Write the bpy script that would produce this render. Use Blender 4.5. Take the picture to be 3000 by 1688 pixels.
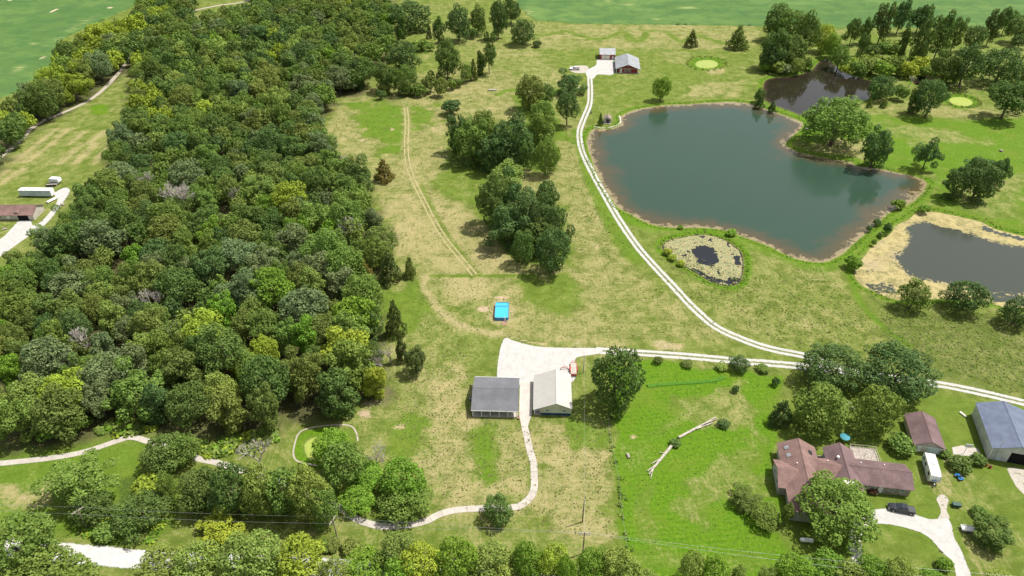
import bpy, math, random
import numpy as np
from mathutils import Vector, Matrix
for _o in list(bpy.data.objects): bpy.data.objects.remove(_o)
S = bpy.context.scene
COL = S.collection
R_ = math.radians
# ---------------------------------------------------------------- camera, sky, sun, exposure
FPX, PITCH, CAMH = 2080*2576/3000, R_(35.7), 140.0
cam = bpy.data.objects.new('camera', bpy.data.cameras.new('camera'))
COL.objects.link(cam); S.camera = cam
cam.location = (0, 0, CAMH); cam.rotation_euler = (math.pi/2 - PITCH, 0, 0)
cam.data.sensor_width = 36; cam.data.lens = 36*FPX/2576
cam.data.clip_start = 1; cam.data.clip_end = 9000
SUN_EL, SUN_AZ = R_(63), R_(70)          # azimuth measured from +Y towards +X
W = bpy.data.worlds.new('World'); S.world = W; W.use_nodes = True
nt = W.node_tree; nt.nodes.clear()
sky = nt.nodes.new('ShaderNodeTexSky'); sky.sky_type = 'NISHITA'; sky.sun_disc = False
sky.sun_elevation = SUN_EL; sky.sun_rotation = SUN_AZ; sky.air_density = 1.2; sky.dust_density = 2.5; sky.ozone_density = 1.0
bg = nt.nodes.new('ShaderNodeBackground'); bg.inputs[1].default_value = 0.12
wo = nt.nodes.new('ShaderNodeOutputWorld')
hs = nt.nodes.new('ShaderNodeHueSaturation'); hs.inputs['Saturation'].default_value = .38   # hazy summer sky
nt.links.new(sky.outputs[0], hs.inputs['Color']); nt.links.new(hs.outputs[0], bg.inputs[0]); nt.links.new(bg.outputs[0], wo.inputs[0])
sun = bpy.data.objects.new('sun', bpy.data.lights.new('sun', 'SUN')); COL.objects.link(sun)
sun.data.energy = 5.0; sun.data.angle = R_(0.6); sun.data.color = (1.0, 0.955, 0.88)
sd = Vector((math.sin(SUN_AZ)*math.cos(SUN_EL), math.cos(SUN_AZ)*math.cos(SUN_EL), math.sin(SUN_EL)))
sun.rotation_euler = (-sd).to_track_quat('-Z', 'Y').to_euler(); sun.location = (60, 60, 200)
S.view_settings.view_transform = 'Standard'; S.view_settings.look = 'None'
S.view_settings.gamma = 1; S.view_settings.exposure = 0.26; S.view_settings.use_curve_mapping = False
S.render.engine = 'CYCLES'
S.cycles.max_bounces = 6; S.cycles.diffuse_bounces = 3; S.cycles.transparent_max_bounces = 6
# ---------------------------------------------------------------- helpers
CP, SP = math.cos(PITCH), math.sin(PITCH)
def P(x, y, z=0.0):                       # picture position (2576 wide) -> point of the place at height z
    u, v = (x-1288)/FPX, (y-724.7)/FPX
    t = (z-CAMH)/(-SP - v*CP)
    return Vector((u*t, (CP - v*SP)*t, z))
def PR(X, Y, Z):
    z = Z-CAMH; d = Y*CP - z*SP
    return 1288+FPX*X/d, 724.7+FPX*(-Y*SP-z*CP)/d
def P2(pts): return [tuple(P(*p)[:2]) for p in pts]
RNG = np.random.default_rng(7); trnd_ = random.Random(4)
def vnoise(x, y, seed=0):                 # smooth value noise, numpy
    xi, yi = np.floor(x).astype(np.int64), np.floor(y).astype(np.int64)
    fx, fy = x-xi, y-yi; fx = fx*fx*(3-2*fx); fy = fy*fy*(3-2*fy)
    def h(a, b):
        n = (a*374761393 + b*668265263 + seed*974634541) & 0x7fffffff
        n = ((n ^ (n >> 13))*1274126177) & 0x7fffffff
        return ((n ^ (n >> 16)) & 0xffff)/65535.0
    return (h(xi,yi)*(1-fx)+h(xi+1,yi)*fx)*(1-fy)+(h(xi,yi+1)*(1-fx)+h(xi+1,yi+1)*fx)*fy
def fbm(x, y, seed=0):
    return (vnoise(x,y,seed)+.5*vnoise(x*2.1,y*2.1,seed+1)+.25*vnoise(x*4.3,y*4.3,seed+2))/1.75
def catmull(pts, step=1.0, closed=False):
    p = [np.array(q, float) for q in pts]; n = len(p); out = []
    for i in range(n if closed else n-1):
        if closed: a,b,c,d = p[i-1], p[i], p[(i+1)%n], p[(i+2)%n]
        else: a,b,c,d = p[max(i-1,0)], p[i], p[i+1], p[min(i+2,n-1)]
        k = max(1, int(np.linalg.norm(c-b)/step))
        for j in range(k):
            t = j/k
            out.append(.5*((2*b)+(c-a)*t+(2*a-5*b+4*c-d)*t*t+(3*b-a-3*c+d)*t**3))
    if not closed: out.append(p[-1])
    return np.array(out)
def sdf(poly, X, Y, near=False):          # signed distance (negative inside), optionally nearest point
    poly = np.asarray(poly, float); n = len(poly)
    d = np.full(X.shape, 1e18); ins = np.zeros(X.shape, bool)
    NX = np.zeros(X.shape); NY = np.zeros(X.shape)
    for i in range(n):
        ax, ay = poly[i]; bx, by = poly[(i+1)%n]
        ex, ey = bx-ax, by-ay; L = ex*ex+ey*ey+1e-12
        t = np.clip(((X-ax)*ex+(Y-ay)*ey)/L, 0, 1)
        qx, qy = ax+t*ex, ay+t*ey
        dd = (X-qx)**2+(Y-qy)**2
        if near:
            m = dd < d; NX[m] = qx[m]; NY[m] = qy[m]
        d = np.minimum(d, dd)
        c = ((ay > Y) != (by > Y)) & (X < (bx-ax)*(Y-ay)/(by-ay+1e-12)+ax)
        ins ^= c
    d = np.sqrt(d); d[ins] *= -1
    return (d, NX, NY) if near else d
def npmesh(name, V, Fs, attrs=None, smooth=False):
    V = np.asarray(V, np.float32); Fs = np.asarray(Fs, np.int32); k = Fs.shape[1]
    me = bpy.data.meshes.new(name)
    me.vertices.add(len(V)); me.vertices.foreach_set('co', V.ravel())
    me.loops.add(Fs.size); me.loops.foreach_set('vertex_index', Fs.ravel())
    me.polygons.add(len(Fs)); me.polygons.foreach_set('loop_start', np.arange(0, Fs.size, k, dtype=np.int32))
    if smooth: me.polygons.foreach_set('use_smooth', np.ones(len(Fs), bool))
    me.update(calc_edges=True)
    for n, a in (attrs or {}).items():
        a = np.asarray(a, np.float32)
        if a.ndim == 1: me.attributes.new(n, 'FLOAT', 'POINT').data.foreach_set('value', a)
        else: me.attributes.new(n, 'FLOAT_COLOR', 'POINT').data.foreach_set('color', a.ravel())
    me.validate()
    return me
def fill_grid(poly, cell):                # flat sheet that follows an outline: grid inside, border snapped to it
    p = np.asarray(poly, float); x0, y0 = p.min(0)-cell; x1, y1 = p.max(0)+cell
    xs = np.arange(x0, x1+cell, cell); ys = np.arange(y0, y1+cell, cell)
    X, Y = np.meshgrid(xs, ys); d, nx, ny = sdf(p, X, Y, True)
    out = (d > 0) & (d < 1.5*cell); X = np.where(out, nx, X); Y = np.where(out, ny, Y)
    near = (d <= 0) & (d > -.35*cell); X = np.where(near, nx, X); Y = np.where(near, ny, Y)
    ins = d <= 0; w = len(xs); idx = np.arange(X.size).reshape(X.shape)
    keep = ins[:-1,:-1]|ins[1:,:-1]|ins[:-1,1:]|ins[1:,1:]
    Fq = np.stack([idx[:-1,:-1][keep], idx[:-1,1:][keep], idx[1:,1:][keep], idx[1:,:-1][keep]], 1)
    used, inv = np.unique(Fq, return_inverse=True)
    dd = np.minimum(d.ravel()[used], 0); dd[(out|near).ravel()[used]] = 0
    return X.ravel()[used], Y.ravel()[used], inv.reshape(Fq.shape), dd
def link(name, me, mat=None, parent=None, loc=None, rot=None, scale=None):
    o = bpy.data.objects.new(name, me); COL.objects.link(o)
    if mat is not None and me is not None and not me.materials: me.materials.append(mat)
    if parent is not None: o.parent = parent
    if loc is not None: o.location = loc
    if rot is not None: o.rotation_euler = (0, 0, rot) if not hasattr(rot, '__len__') else rot
    if scale is not None: o.scale = scale
    return o
def tag(o, label=None, cat=None, group=None, kind=None):
    if label: o['label'] = label
    if cat: o['category'] = cat
    if group: o['group'] = group
    if kind: o['kind'] = kind
    return o
def thing(name, label, cat, loc, rz=0.0, group=None):
    return tag(link(name, None, loc=(loc[0], loc[1], loc[2] if len(loc) > 2 else 0), rot=rz), label, cat, group)
class MB:                                 # collects shapes into one mesh
    def __init__(s): s.v, s.f = [], []
    def add(s, vs, fs):
        n = len(s.v); s.v += [tuple(q) for q in vs]; s.f += [tuple(n+i for i in f) for f in fs]; return s
    def box(s, x0, x1, y0, y1, z0, z1):
        return s.add([(x0,y0,z0),(x1,y0,z0),(x1,y1,z0),(x0,y1,z0),(x0,y0,z1),(x1,y0,z1),(x1,y1,z1),(x0,y1,z1)],
                     [(3,2,1,0),(4,5,6,7),(0,1,5,4),(1,2,6,5),(2,3,7,6),(3,0,4,7)])
    def prism(s, poly, axis, a, b):       # polygon in the other two axes, pushed along axis from a to b
        def q(p, t): return (t,p[0],p[1]) if axis == 'x' else ((p[0],t,p[1]) if axis == 'y' else (p[0],p[1],t))
        n = len(poly)
        return s.add([q(p,a) for p in poly]+[q(p,b) for p in poly],
                     [tuple(range(n)), tuple(range(2*n-1,n-1,-1))]+[(i,(i+1)%n,n+(i+1)%n,n+i) for i in range(n)])
    def slab(s, quad, th):                # a sloping sheet with thickness (roof plane)
        q = [Vector(p) for p in quad]; n = (q[1]-q[0]).cross(q[2]-q[0]).normalized()
        if n.z < 0: n = -n
        return s.add([p for p in q]+[p-n*th for p in q], [(0,1,2,3),(7,6,5,4)]+[(i,4+i,4+(i+1)%4,(i+1)%4) for i in range(4)])
    def tube(s, a, b, r0, r1=None, n=6, cap=True):
        a, b = Vector(a), Vector(b); r1 = r0 if r1 is None else r1
        d = (b-a).normalized(); u = d.orthogonal().normalized(); w = d.cross(u)
        vs = [p+(u*math.cos(2*math.pi*i/n)+w*math.sin(2*math.pi*i/n))*r for p, r in ((a,r0),(b,r1)) for i in range(n)]
        fs = [(i,(i+1)%n,n+(i+1)%n,n+i) for i in range(n)]
        if cap: fs += [tuple(range(n-1,-1,-1)), tuple(range(n,2*n))]
        return s.add(vs, fs)
    def ball(s, c, r, sz=1.0, n=8, m=5):
        vs, fs = [], []
        for j in range(1, m):
            t = math.pi*j/m
            for i in range(n): vs.append((c[0]+r*math.sin(t)*math.cos(2*math.pi*i/n), c[1]+r*math.sin(t)*math.sin(2*math.pi*i/n), c[2]+r*sz*math.cos(t)))
        vs += [(c[0],c[1],c[2]+r*sz),(c[0],c[1],c[2]-r*sz)]; a, b = len(vs)-2, len(vs)-1
        for j in range(m-2):
            for i in range(n): fs.append((j*n+i, j*n+(i+1)%n, (j+1)*n+(i+1)%n, (j+1)*n+i))
        for i in range(n): fs += [(a,(i+1)%n,i),(b,(m-2)*n+i,(m-2)*n+(i+1)%n)]
        return s.add(vs, fs)
    def mesh(s, name, smooth=False):
        me = bpy.data.meshes.new(name); me.from_pydata(s.v, [], s.f)
        if smooth: me.polygons.foreach_set('use_smooth', [True]*len(me.polygons))
        me.update(); return me
    def build(s, name, mat, parent=None, bevel=0, smooth=False, **k):
        o = link(name, s.mesh(name, smooth), mat, parent, **k)
        if bevel:
            m = o.modifiers.new('edge', 'BEVEL'); m.width = bevel; m.segments = 2; m.limit_method = 'ANGLE'
        return o
def box(name, mat, parent, *d, bevel=0): return MB().box(*d).build(name, mat, parent, bevel)
# ---------------------------------------------------------------- materials
class NT:
    def __init__(s, name):
        s.m = bpy.data.materials.new(name); s.m.use_nodes = True; s.t = s.m.node_tree; s.t.nodes.clear()
        s.out = s.n('OutputMaterial')
    def n(s, typ, ins=None, **props):
        nd = s.t.nodes.new('ShaderNode'+typ)
        for k, v in props.items(): setattr(nd, k, v)
        for k, v in (ins or {}).items(): s.set(nd.inputs[k], v)
        return nd
    def set(s, sock, v):
        if isinstance(v, bpy.types.NodeSocket): s.t.links.new(v, sock)
        elif isinstance(v, bpy.types.Node): s.t.links.new(v.outputs[0], sock)
        else:
            if hasattr(v, '__len__') and len(v) == 3 and sock.type == 'RGBA': v = (*v, 1)
            sock.default_value = v
    def math(s, op, a, b=0.0, c=None, clamp=False):
        nd = s.n('Math', operation=op, use_clamp=clamp); s.set(nd.inputs[0], a); s.set(nd.inputs[1], b)
        if c is not None: s.set(nd.inputs[2], c)
        return nd.outputs[0]
    def mix(s, f, a, b, blend='MIX'):
        nd = s.n('Mix', data_type='RGBA', blend_type=blend, clamp_factor=True)
        s.set(nd.inputs[0], f); s.set(nd.inputs[6], a); s.set(nd.inputs[7], b); return nd.outputs[2]
    def ramp(s, v, lo, hi):
        return s.n('MapRange', {0: v, 1: lo, 2: hi, 3: 0.0, 4: 1.0}, interpolation_type='SMOOTHSTEP').outputs[0]
    def pos(s): return s.n('NewGeometry').outputs['Position']
    def obj(s): return s.n('TexCoord').outputs['Object']
    def noise(s, vec, scale, detail=3, rough=.55, dist=0.0):
        return s.n('TexNoise', {'Vector': vec, 'Scale': scale, 'Detail': detail, 'Roughness': rough, 'Distortion': dist}).outputs[0]
    def scale(s, vec, v, rot=0.0):
        return s.n('Mapping', {'Vector': vec, 'Scale': v, 'Rotation': (0,0,rot)}).outputs[0]
    def attr(s, name, out=0): return s.n('Attribute', attribute_name=name).outputs[out]
    def bsdf(s, col, rough=.8, spec=.3, metal=0.0, bump=None, strength=.4, dist=.1):
        b = s.n('BsdfPrincipled', {'Base Color': col, 'Roughness': rough, 'Specular IOR Level': spec, 'Metallic': metal})
        if bump is not None: s.set(b.inputs['Normal'], s.n('Bump', {'Height': bump, 'Strength': strength, 'Distance': dist}))
        return b
    def end(s, sh): s.set(s.out.inputs[0], sh); return s.m
M = {}
def plain(name, col, rough=.6, spec=.4, metal=0.0, var=.12, sc=2.0, bump=0.0):
    t = NT(name); p = t.obj(); n = t.noise(p, sc, 5); n2 = t.noise(p, sc*7, 3)
    f = t.math('ADD', t.math('MULTIPLY', n, .7), t.math('MULTIPLY', n2, .3))
    d = tuple(c*(1-2.2*var) for c in col); l = tuple(min(1, c*(1+2.2*var)) for c in col)
    c = t.mix(t.ramp(f, .3, .7), d, l)
    M[name] = t.end(t.bsdf(c, rough, spec, metal, n2 if bump else None, bump, .02)); return M[name]
def ribbed(name, col, rough, metal=0.0, period=.3, axis=0, var=.06):   # ribbed sheet metal / lap siding
    t = NT(name); p = t.obj(); sp = t.n('SeparateXYZ', {0: p}).outputs[axis]
    w = t.math('FRACT', t.math('DIVIDE', sp, period)); rib = t.ramp(t.math('ABSOLUTE', t.math('SUBTRACT', w, .5)), .38, .48)
    n = t.noise(p, .5, 5); d = tuple(c*(1-2.5*var) for c in col); l = tuple(min(1, c*(1+2.5*var)) for c in col)
    c = t.mix(t.ramp(n, .3, .7), d, l)
    M[name] = t.end(t.bsdf(c, rough, .4, metal, rib, .6, .03)); return M[name]
def shingle(name, col, var=.16):
    t = NT(name); p = t.obj(); n = t.noise(p, .35, 5); n2 = t.noise(t.scale(p, (2.2, 6, 6)), 1.0, 3)
    f = t.math('ADD', t.math('MULTIPLY', n, .5), t.math('MULTIPLY', n2, .5))
    c = t.mix(t.ramp(f, .32, .68), tuple(q*(1-2*var) for q in col), tuple(q*(1+2*var) for q in col))
    M[name] = t.end(t.bsdf(c, .85, .25, 0, n2, .5, .03)); return M[name]
plain('white_paint', (.78,.78,.76), .5); plain('cream_paint', (.66,.62,.5), .6); plain('dark_iron', (.03,.03,.032), .5)
plain('black_rubber', (.018,.018,.018), .8); plain('steel', (.42,.43,.44), .4, .5, .6); plain('glass', (.03,.04,.05), .08, .6, var=.05)
plain('weathered_wood', (.33,.29,.25), .9, .2, var=.2, sc=3); plain('bare_wood', (.42,.375,.32), .85, .2, var=.16, sc=1.5)
plain('bark', (.13,.105,.08), .95, .1, var=.2, sc=3, bump=.8); plain('dead_bark', (.42,.38,.34), .95, .1, var=.15, sc=3)
plain('red_steel', (.42,.035,.03), .5); plain('pole_wood', (.24,.2,.165), .9, .2, var=.2); plain('black_paint', (.012,.013,.02), .2, .6, var=.05)
plain('truck_white', (.8,.8,.81), .3, .5, var=.03); plain('blue_plastic', (.03,.2,.5), .4); plain('green_plastic', (.015,.06,.045), .5)
plain('stone', (.3,.26,.21), .9, .2, var=.25, sc=1.2, bump=.6); plain('pale_stone', (.56,.52,.45), .9, .2, var=.2, sc=2)
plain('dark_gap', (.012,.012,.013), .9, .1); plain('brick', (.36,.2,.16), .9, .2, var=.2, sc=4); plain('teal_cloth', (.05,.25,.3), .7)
ribbed('red_siding', (.25,.028,.03), .6, 0, .3, 0); ribbed('sage_siding', (.52,.53,.42), .6, 0, .3, 0); ribbed('navy_siding', (.025,.065,.14), .5, 0, .3, 0)
ribbed('tan_siding', (.5,.46,.39), .7, 0, .25, 2); ribbed('grey_siding', (.42,.4,.36), .7, 0, .25, 2); ribbed('white_siding', (.62,.62,.6), .6, 0, .25, 2)
ribbed('grey_metal_roof', (.3,.315,.325), .45, .25, .4, 1); ribbed('cream_metal_roof', (.43,.41,.375), .5, .0, .4, 1, .015)
ribbed('garage_metal_roof', (.26,.275,.285), .45, .25, .4, 0); ribbed('blue_metal_roof', (.12,.145,.21), .45, .1, .4, 1); ribbed('steel_siding', (.5,.52,.5), .5, .05, .3, 1)
ribbed('trailer_side', (.5,.58,.63), .5, .05, 1.2, 0)
shingle('dark_shingle', (.14,.142,.155), .09); shingle('brown_shingle', (.2,.125,.11)); shingle('plum_shingle', (.15,.1,.1)); shingle('wood_shingle', (.22,.18,.15))
def mat_ground():
    t = NT('ground_grass'); p = t.pos(); A = t.attr('cover'); sp = t.n('SeparateColor', {0: A}); B = t.n('SeparateColor', {0: t.attr('cover_b')})
    dry, lush, bare = sp.outputs[0], sp.outputs[1], sp.outputs[2]; weed, mow, litter = B.outputs[0], B.outputs[1], B.outputs[2]
    big = t.noise(p, .035, 4, .6); mid = t.noise(p, .22, 5, .65, .6); fine = t.noise(p, 1.3, 5, .7, .4); tiny = t.noise(p, 4.5, 3, .7)
    st1 = t.noise(t.scale(p, (.12, 1.6, 1), R_(8)), 1.0, 4, .65); st2 = t.noise(t.scale(p, (1.7, .1, 1), R_(-12)), 1.0, 4, .65)
    streak = t.mix(t.ramp(big, .42, .58), st1, st2)
    v = t.math('MULTIPLY_ADD', t.math('SUBTRACT', mid, .5), 1.4, t.math('SUBTRACT', t.math('MULTIPLY', dry, 1.05), .3))
    v = t.math('MULTIPLY_ADD', t.math('SUBTRACT', fine, .5), 1.5, v)
    v = t.math('MULTIPLY_ADD', t.math('SUBTRACT', big, .5), .9, v)
    v = t.math('MULTIPLY_ADD', t.math('SUBTRACT', streak, .5), 1.0, v)
    dryf = t.ramp(v, .05, 1.0)
    green = t.mix(t.ramp(mid, .3, .7), (.09,.128,.018), (.165,.2,.04))
    lushc = t.mix(t.ramp(fine, .3, .7), (.055,.145,.005), (.12,.225,.01))
    lf = t.math('MULTIPLY_ADD', t.math('SUBTRACT', mid, .5), .8, lush, clamp=True)
    lushc = t.mix(t.math('MULTIPLY', t.ramp(t.noise(p, .09, 4, .6), .48, .75), .5), lushc, (.17,.19,.03)); green = t.mix(lf, green, lushc)
    tan = t.mix(t.ramp(tiny, .3, .7), (.25,.22,.09), (.42,.355,.18))
    c = t.mix(dryf, green, tan)
    wf = t.ramp(t.math('MULTIPLY_ADD', t.math('SUBTRACT', fine, .5), 1.6, weed), .35, .75)
    c = t.mix(t.math('MULTIPLY', wf, .85), c, (.05,.085,.018))
    row = t.n('TexWave', {'Vector': t.scale(p, (1,1,1), R_(84)), 'Scale': .22, 'Distortion': .5, 'Detail': 2, 'Detail Scale': 3.0}).outputs[1]
    c = t.mix(t.math('MULTIPLY', mow, t.ramp(row, .3, .7)), c, t.mix(.35, c, (.2,.24,.05)))
    bf = t.ramp(t.math('MULTIPLY_ADD', t.math('SUBTRACT', fine, .5), 1.2, bare), .3, .75)
    c = t.mix(bf, c, t.mix(t.ramp(tiny, .3, .7), (.36,.26,.17), (.52,.41,.28)))
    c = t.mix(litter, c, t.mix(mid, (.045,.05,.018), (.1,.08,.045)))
    gr = t.noise(p, 2.6, 4, .75, .3); c = t.mix(t.math('MULTIPLY', t.ramp(gr, .5, .68), .55), c, t.mix(.65, c, (.035,.055,.01)))
    c = t.mix(t.math('MULTIPLY', t.ramp(tiny, .56, .7), t.math('MULTIPLY', dry, .4)), c, (.52,.46,.26))
    hgt = t.math('ADD', t.math('MULTIPLY', fine, 1.0), t.math('MULTIPLY', tiny, .6))
    return t.end(t.bsdf(c, .95, .1, 0, hgt, .75, .35))
def mat_crop():
    t = NT('crop_leaf'); p = t.pos(); big = t.noise(t.scale(p, (.012,.03,1), R_(-20)), 1, 4, .55, .8); mid = t.noise(p, .08, 5, .6); fine = t.noise(p, 1.2, 4, .7)
    c = t.mix(t.ramp(big, .3, .7), (.075,.15,.036), (.125,.21,.052))
    c = t.mix(t.ramp(mid, .42, .62), c, t.mix(.55, c, (.045,.115,.035)))
    c = t.mix(t.math('MULTIPLY', t.ramp(fine, .35, .75), .45), c, (.035,.09,.025))
    v = t.math('MULTIPLY_ADD', t.math('SUBTRACT', t.noise(t.scale(p, (.08,.6,1), R_(55)), 1, 3), .5), .9, t.attr('pale'))
    c = t.mix(t.ramp(v, .3, .8), c, (.36,.38,.14))
    w = t.math('MULTIPLY_ADD', t.math('SUBTRACT', mid, .5), .4, t.attr('soil'))
    c = t.mix(t.ramp(w, .4, .7), c, (.5,.4,.27))
    return t.end(t.bsdf(c, .9, .15, 0, fine, .7, .4))
def mat_gravel(name, col, tracks=False, worn=0.0, edge=.75):
    t = NT(name); p = t.pos(); n = t.noise(p, .5, 5, .6); f = t.noise(p, 5, 4, .7); m = t.noise(p, 1.1, 4, .7, .3)
    c = t.mix(t.ramp(t.math('ADD', t.math('MULTIPLY', n, .5), t.math('MULTIPLY', m, .5)), .3, .7), tuple(q*.76 for q in col), col); c = t.mix(t.math('MULTIPLY', t.ramp(f, .5, .75), .4), c, tuple(q*.62 for q in col))
    a = t.math('ABSOLUTE', t.attr('across'))
    b = t.bsdf(c, .95, .1, 0, f, .5, .06)
    cut = t.ramp(t.math('ADD', a, t.math('MULTIPLY', t.math('SUBTRACT', m, .5), .55)), edge, edge+.14)
    if tracks:
        along = t.noise(t.scale(p, (.9,.9,1)), 1, 4, .7)
        mid = t.math('SUBTRACT', 1.0, t.ramp(t.math('ADD', a, t.math('MULTIPLY', t.math('SUBTRACT', along, .5), .5)), .1, .3))
        cut = t.math('MAXIMUM', cut, t.math('MULTIPLY', mid, .9))
    if worn: cut = t.math('MAXIMUM', cut, t.ramp(m, 1-worn, 1.05-worn))
    sh = t.n('MixShader', {0: cut, 1: b, 2: t.n('BsdfTransparent')})
    return t.end(sh)
def mat_water(name, deep, shallow, sand, w_sand, w_shal, rough=.05, ripple=.05, scum=None):
    t = NT(name); p = t.pos(); n = t.noise(p, .3, 6, .7, .6); f = t.noise(p, 1.4, 4, .7)
    lo = t.noise(p, .045, 3, .5); wind = t.noise(t.scale(p, (.02,.05,1), R_(25)), 1, 3, .5)
    d = t.math('MULTIPLY_ADD', t.math('SUBTRACT', n, .5), w_shal*1.1, t.math('MULTIPLY', t.attr('shore'), t.math('MULTIPLY_ADD', lo, 2.6, -.25)))
    c = t.mix(t.ramp(d, w_sand, w_shal), shallow, deep)
    d2 = t.math('MULTIPLY_ADD', t.math('SUBTRACT', f, .5), w_sand*1.6, d)
    c = t.mix(t.ramp(d2, w_sand*.4, w_sand*1.2), sand, c)
    wv = t.noise(t.scale(p, (1,2.2,1), R_(20)), 1.6, 3, .6)
    b = t.bsdf(c, t.math('MULTIPLY_ADD', t.ramp(wind, .4, .65), rough*2.2, rough), .5, 0, wv, ripple, .05); b.inputs['IOR'].default_value = 1.33
    sh = b
    if scum:
        s = t.attr('scum'); fi = t.noise(p, .55, 6, .7, 1.0); ve = t.n('TexVoronoi', {'Vector': p, 'Scale': .13, 'Randomness': 1.0}, feature='DISTANCE_TO_EDGE').outputs[0]
        crack = t.ramp(t.math('ADD', ve, t.math('MULTIPLY', t.math('SUBTRACT', f, .5), .2)), -.03, .02)
        k = t.ramp(t.math('MULTIPLY_ADD', t.math('SUBTRACT', fi, .5), 1.7, s), .44, .54)
        k = t.math('MULTIPLY', k, t.math('MAXIMUM', crack, t.ramp(fi, .5, .56)))
        sc = t.mix(t.ramp(n, .4, .62), scum, (.2,.18,.07)); sc = t.mix(t.ramp(f, .5, .7), sc, tuple(q*1.2 for q in scum)); sc = t.mix(t.ramp(lo, .5, .7), sc, (.33,.27,.16))
        sh = t.n('MixShader', {0: k, 1: b, 2: t.bsdf(sc, .8, .2, 0, f, .4, .04)})
    return t.end(sh)
def mat_leaf(name, source):
    t = NT(name)
    if source == 'object': col = t.n('ObjectInfo').outputs['Color']
    else: col = t.attr('leaf_tint')
    isl = t.n('NewGeometry').outputs['Random Per Island']
    n = t.noise(t.obj() if source == 'object' else t.pos(), 2.2 if source == 'object' else .35, 3)
    c = t.mix(t.ramp(isl, 0, 1), t.mix(.35, col, (.008,.016,.005)), t.mix(.12, col, (.5,.6,.2)))
    c = t.mix(t.ramp(n, .35, .7), t.mix(.2, c, (.01,.02,.006)), c)
    b = t.bsdf(c, .7, .1)
    tr = t.n('BsdfTranslucent', {0: t.mix(.4, c, (.16,.26,.02))})
    return t.end(t.n('MixShader', {0: .3, 1: b, 2: tr}))
M['ground'] = mat_ground(); M['crop'] = mat_crop()
M['leaf'] = mat_leaf('leaf', 'object'); M['leaf_far'] = mat_leaf('leaf_far', 'attr')
M['gravel_drive'] = mat_gravel('gravel_drive', (.5,.485,.45), True); M['gravel_pad'] = mat_gravel('gravel_pad', (.49,.475,.45), False, .0, .72)
M['gravel_road'] = mat_gravel('gravel_road', (.55,.54,.525), False, 0, .76); M['gravel_worn'] = mat_gravel('gravel_worn', (.46,.42,.36), False, .42, .55)
M['dirt_lane'] = mat_gravel('dirt_lane', (.42,.37,.3), False, .12, .72)
M['main_water'] = mat_water('main_water', (.028,.058,.038), (.075,.06,.03), (.24,.195,.105), 1.8, 12.0, .07, .12)
M['dark_water'] = mat_water('dark_water', (.02,.017,.011), (.05,.035,.022), (.1,.075,.045), .5, 2.5, .04, .04)
M['right_water'] = mat_water('right_water', (.046,.054,.04), (.06,.05,.03), (.2,.16,.08), .3, 1.5, .05, .05, (.36,.3,.135))
M['lily_water'] = mat_water('lily_water', (.016,.017,.022), (.03,.025,.02), (.1,.07,.04), .3, 1.2, .04, .03)
M['algae_water'] = mat_water('algae_water', (.29,.35,.07), (.27,.33,.07), (.2,.22,.06), .3, 1.0, .35, .05)
def mat_concrete(name, col):
    t = NT(name); p = t.pos(); n = t.noise(p, .5, 5, .65); f = t.noise(p, 6, 4, .7); r = t.n('ObjectInfo').outputs['Random']
    c = t.mix(t.ramp(n, .3, .7), tuple(q*.78 for q in col), col); c = t.mix(t.math('MULTIPLY', r, .3), c, tuple(q*.62 for q in col))
    c = t.mix(t.math('MULTIPLY', t.ramp(f, .5, .8), .25), c, tuple(q*.6 for q in col))
    return t.end(t.bsdf(c, .9, .2, 0, f, .3, .02))
M['concrete'] = mat_concrete('concrete', (.5,.455,.4)); M['concrete_drive'] = mat_concrete('concrete_drive', (.54,.49,.44))
# ---------------------------------------------------------------- outlines of the place
MAIN_POND = [(1478,362),(1478,350),(1485,332),(1498,322),(1513,325),(1535,323),(1555,317),(1564,309),(1561,294),(1577,284),(1600,275),(1663,265),(1738,261),(1788,257),(1850,256),(1895,262),
 (1940,278),(1970,288),(2010,302),(2020,312),(2010,327),(1990,343),(1977,356),(1977,365),(1997,377),(2032,387),(2082,397),(2140,407),(2160,417),(2217,424),(2257,433),(2300,442),(2330,455),(2330,467),(2312,492),
 (2290,510),(2268,520),(2247,526),(2220,547),(2195,570),(2177,585),(2145,612),(2120,635),(2082,655),(2052,657),(2007,650),(1970,635),(1932,616),(1888,600),(1855,588),(1825,578),(1775,571),(1713,571),(1663,568),(1625,557),
 (1588,537),(1555,520),(1538,497),(1520,470),(1508,445),(1495,417),(1485,387)]
DARK_POND = [(1923,205),(1934,197),(1960,193),(1990,191),(2025,182),(2045,172),(2058,157),(2072,148),(2090,153),(2110,170),(2140,188),(2180,198),(2197,206),(2192,225),(2185,248),(2150,252),(2100,262),(2060,280),(2030,292),(2018,290),(1985,277),(1956,267),(1933,257),(1921,248),(1919,225)]
ARM_POND = [(2298,196),(2330,190),(2372,188),(2365,198),(2330,210),(2302,212)]
RIGHT_POND = [(2307,534),(2342,530),(2407,542),(2470,557),(2507,575),(2576,592),(2660,612),(2720,680),(2700,780),(2620,785),(2576,774),(2524,770),(2482,755),(2440,752),(2394,750),(2342,750),(2300,754),(2257,752),(2220,740),(2187,725),(2164,712),(2150,685),(2170,650),(2202,612),(2240,587),(2257,565),(2287,550)]
RIGHT_OPEN = [(2277,572),(2300,560),(2332,556),(2357,564),(2395,572),(2445,587),(2507,607),(2576,619),(2680,640),(2680,740),(2576,738),(2500,738),(2450,722),(2407,713),(2357,705),(2295,694),(2270,672),(2250,647),(2262,632),(2282,615),(2288,592)]
LILY_POND = [(1665,618),(1672,608),(1690,600),(1738,591),(1775,588),(1800,593),(1828,603),(1863,630),(1871,657),(1869,687),(1860,709),(1838,718),(1810,714),(1788,707),(1750,685),(1718,665),(1688,645),(1670,630)]
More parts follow.
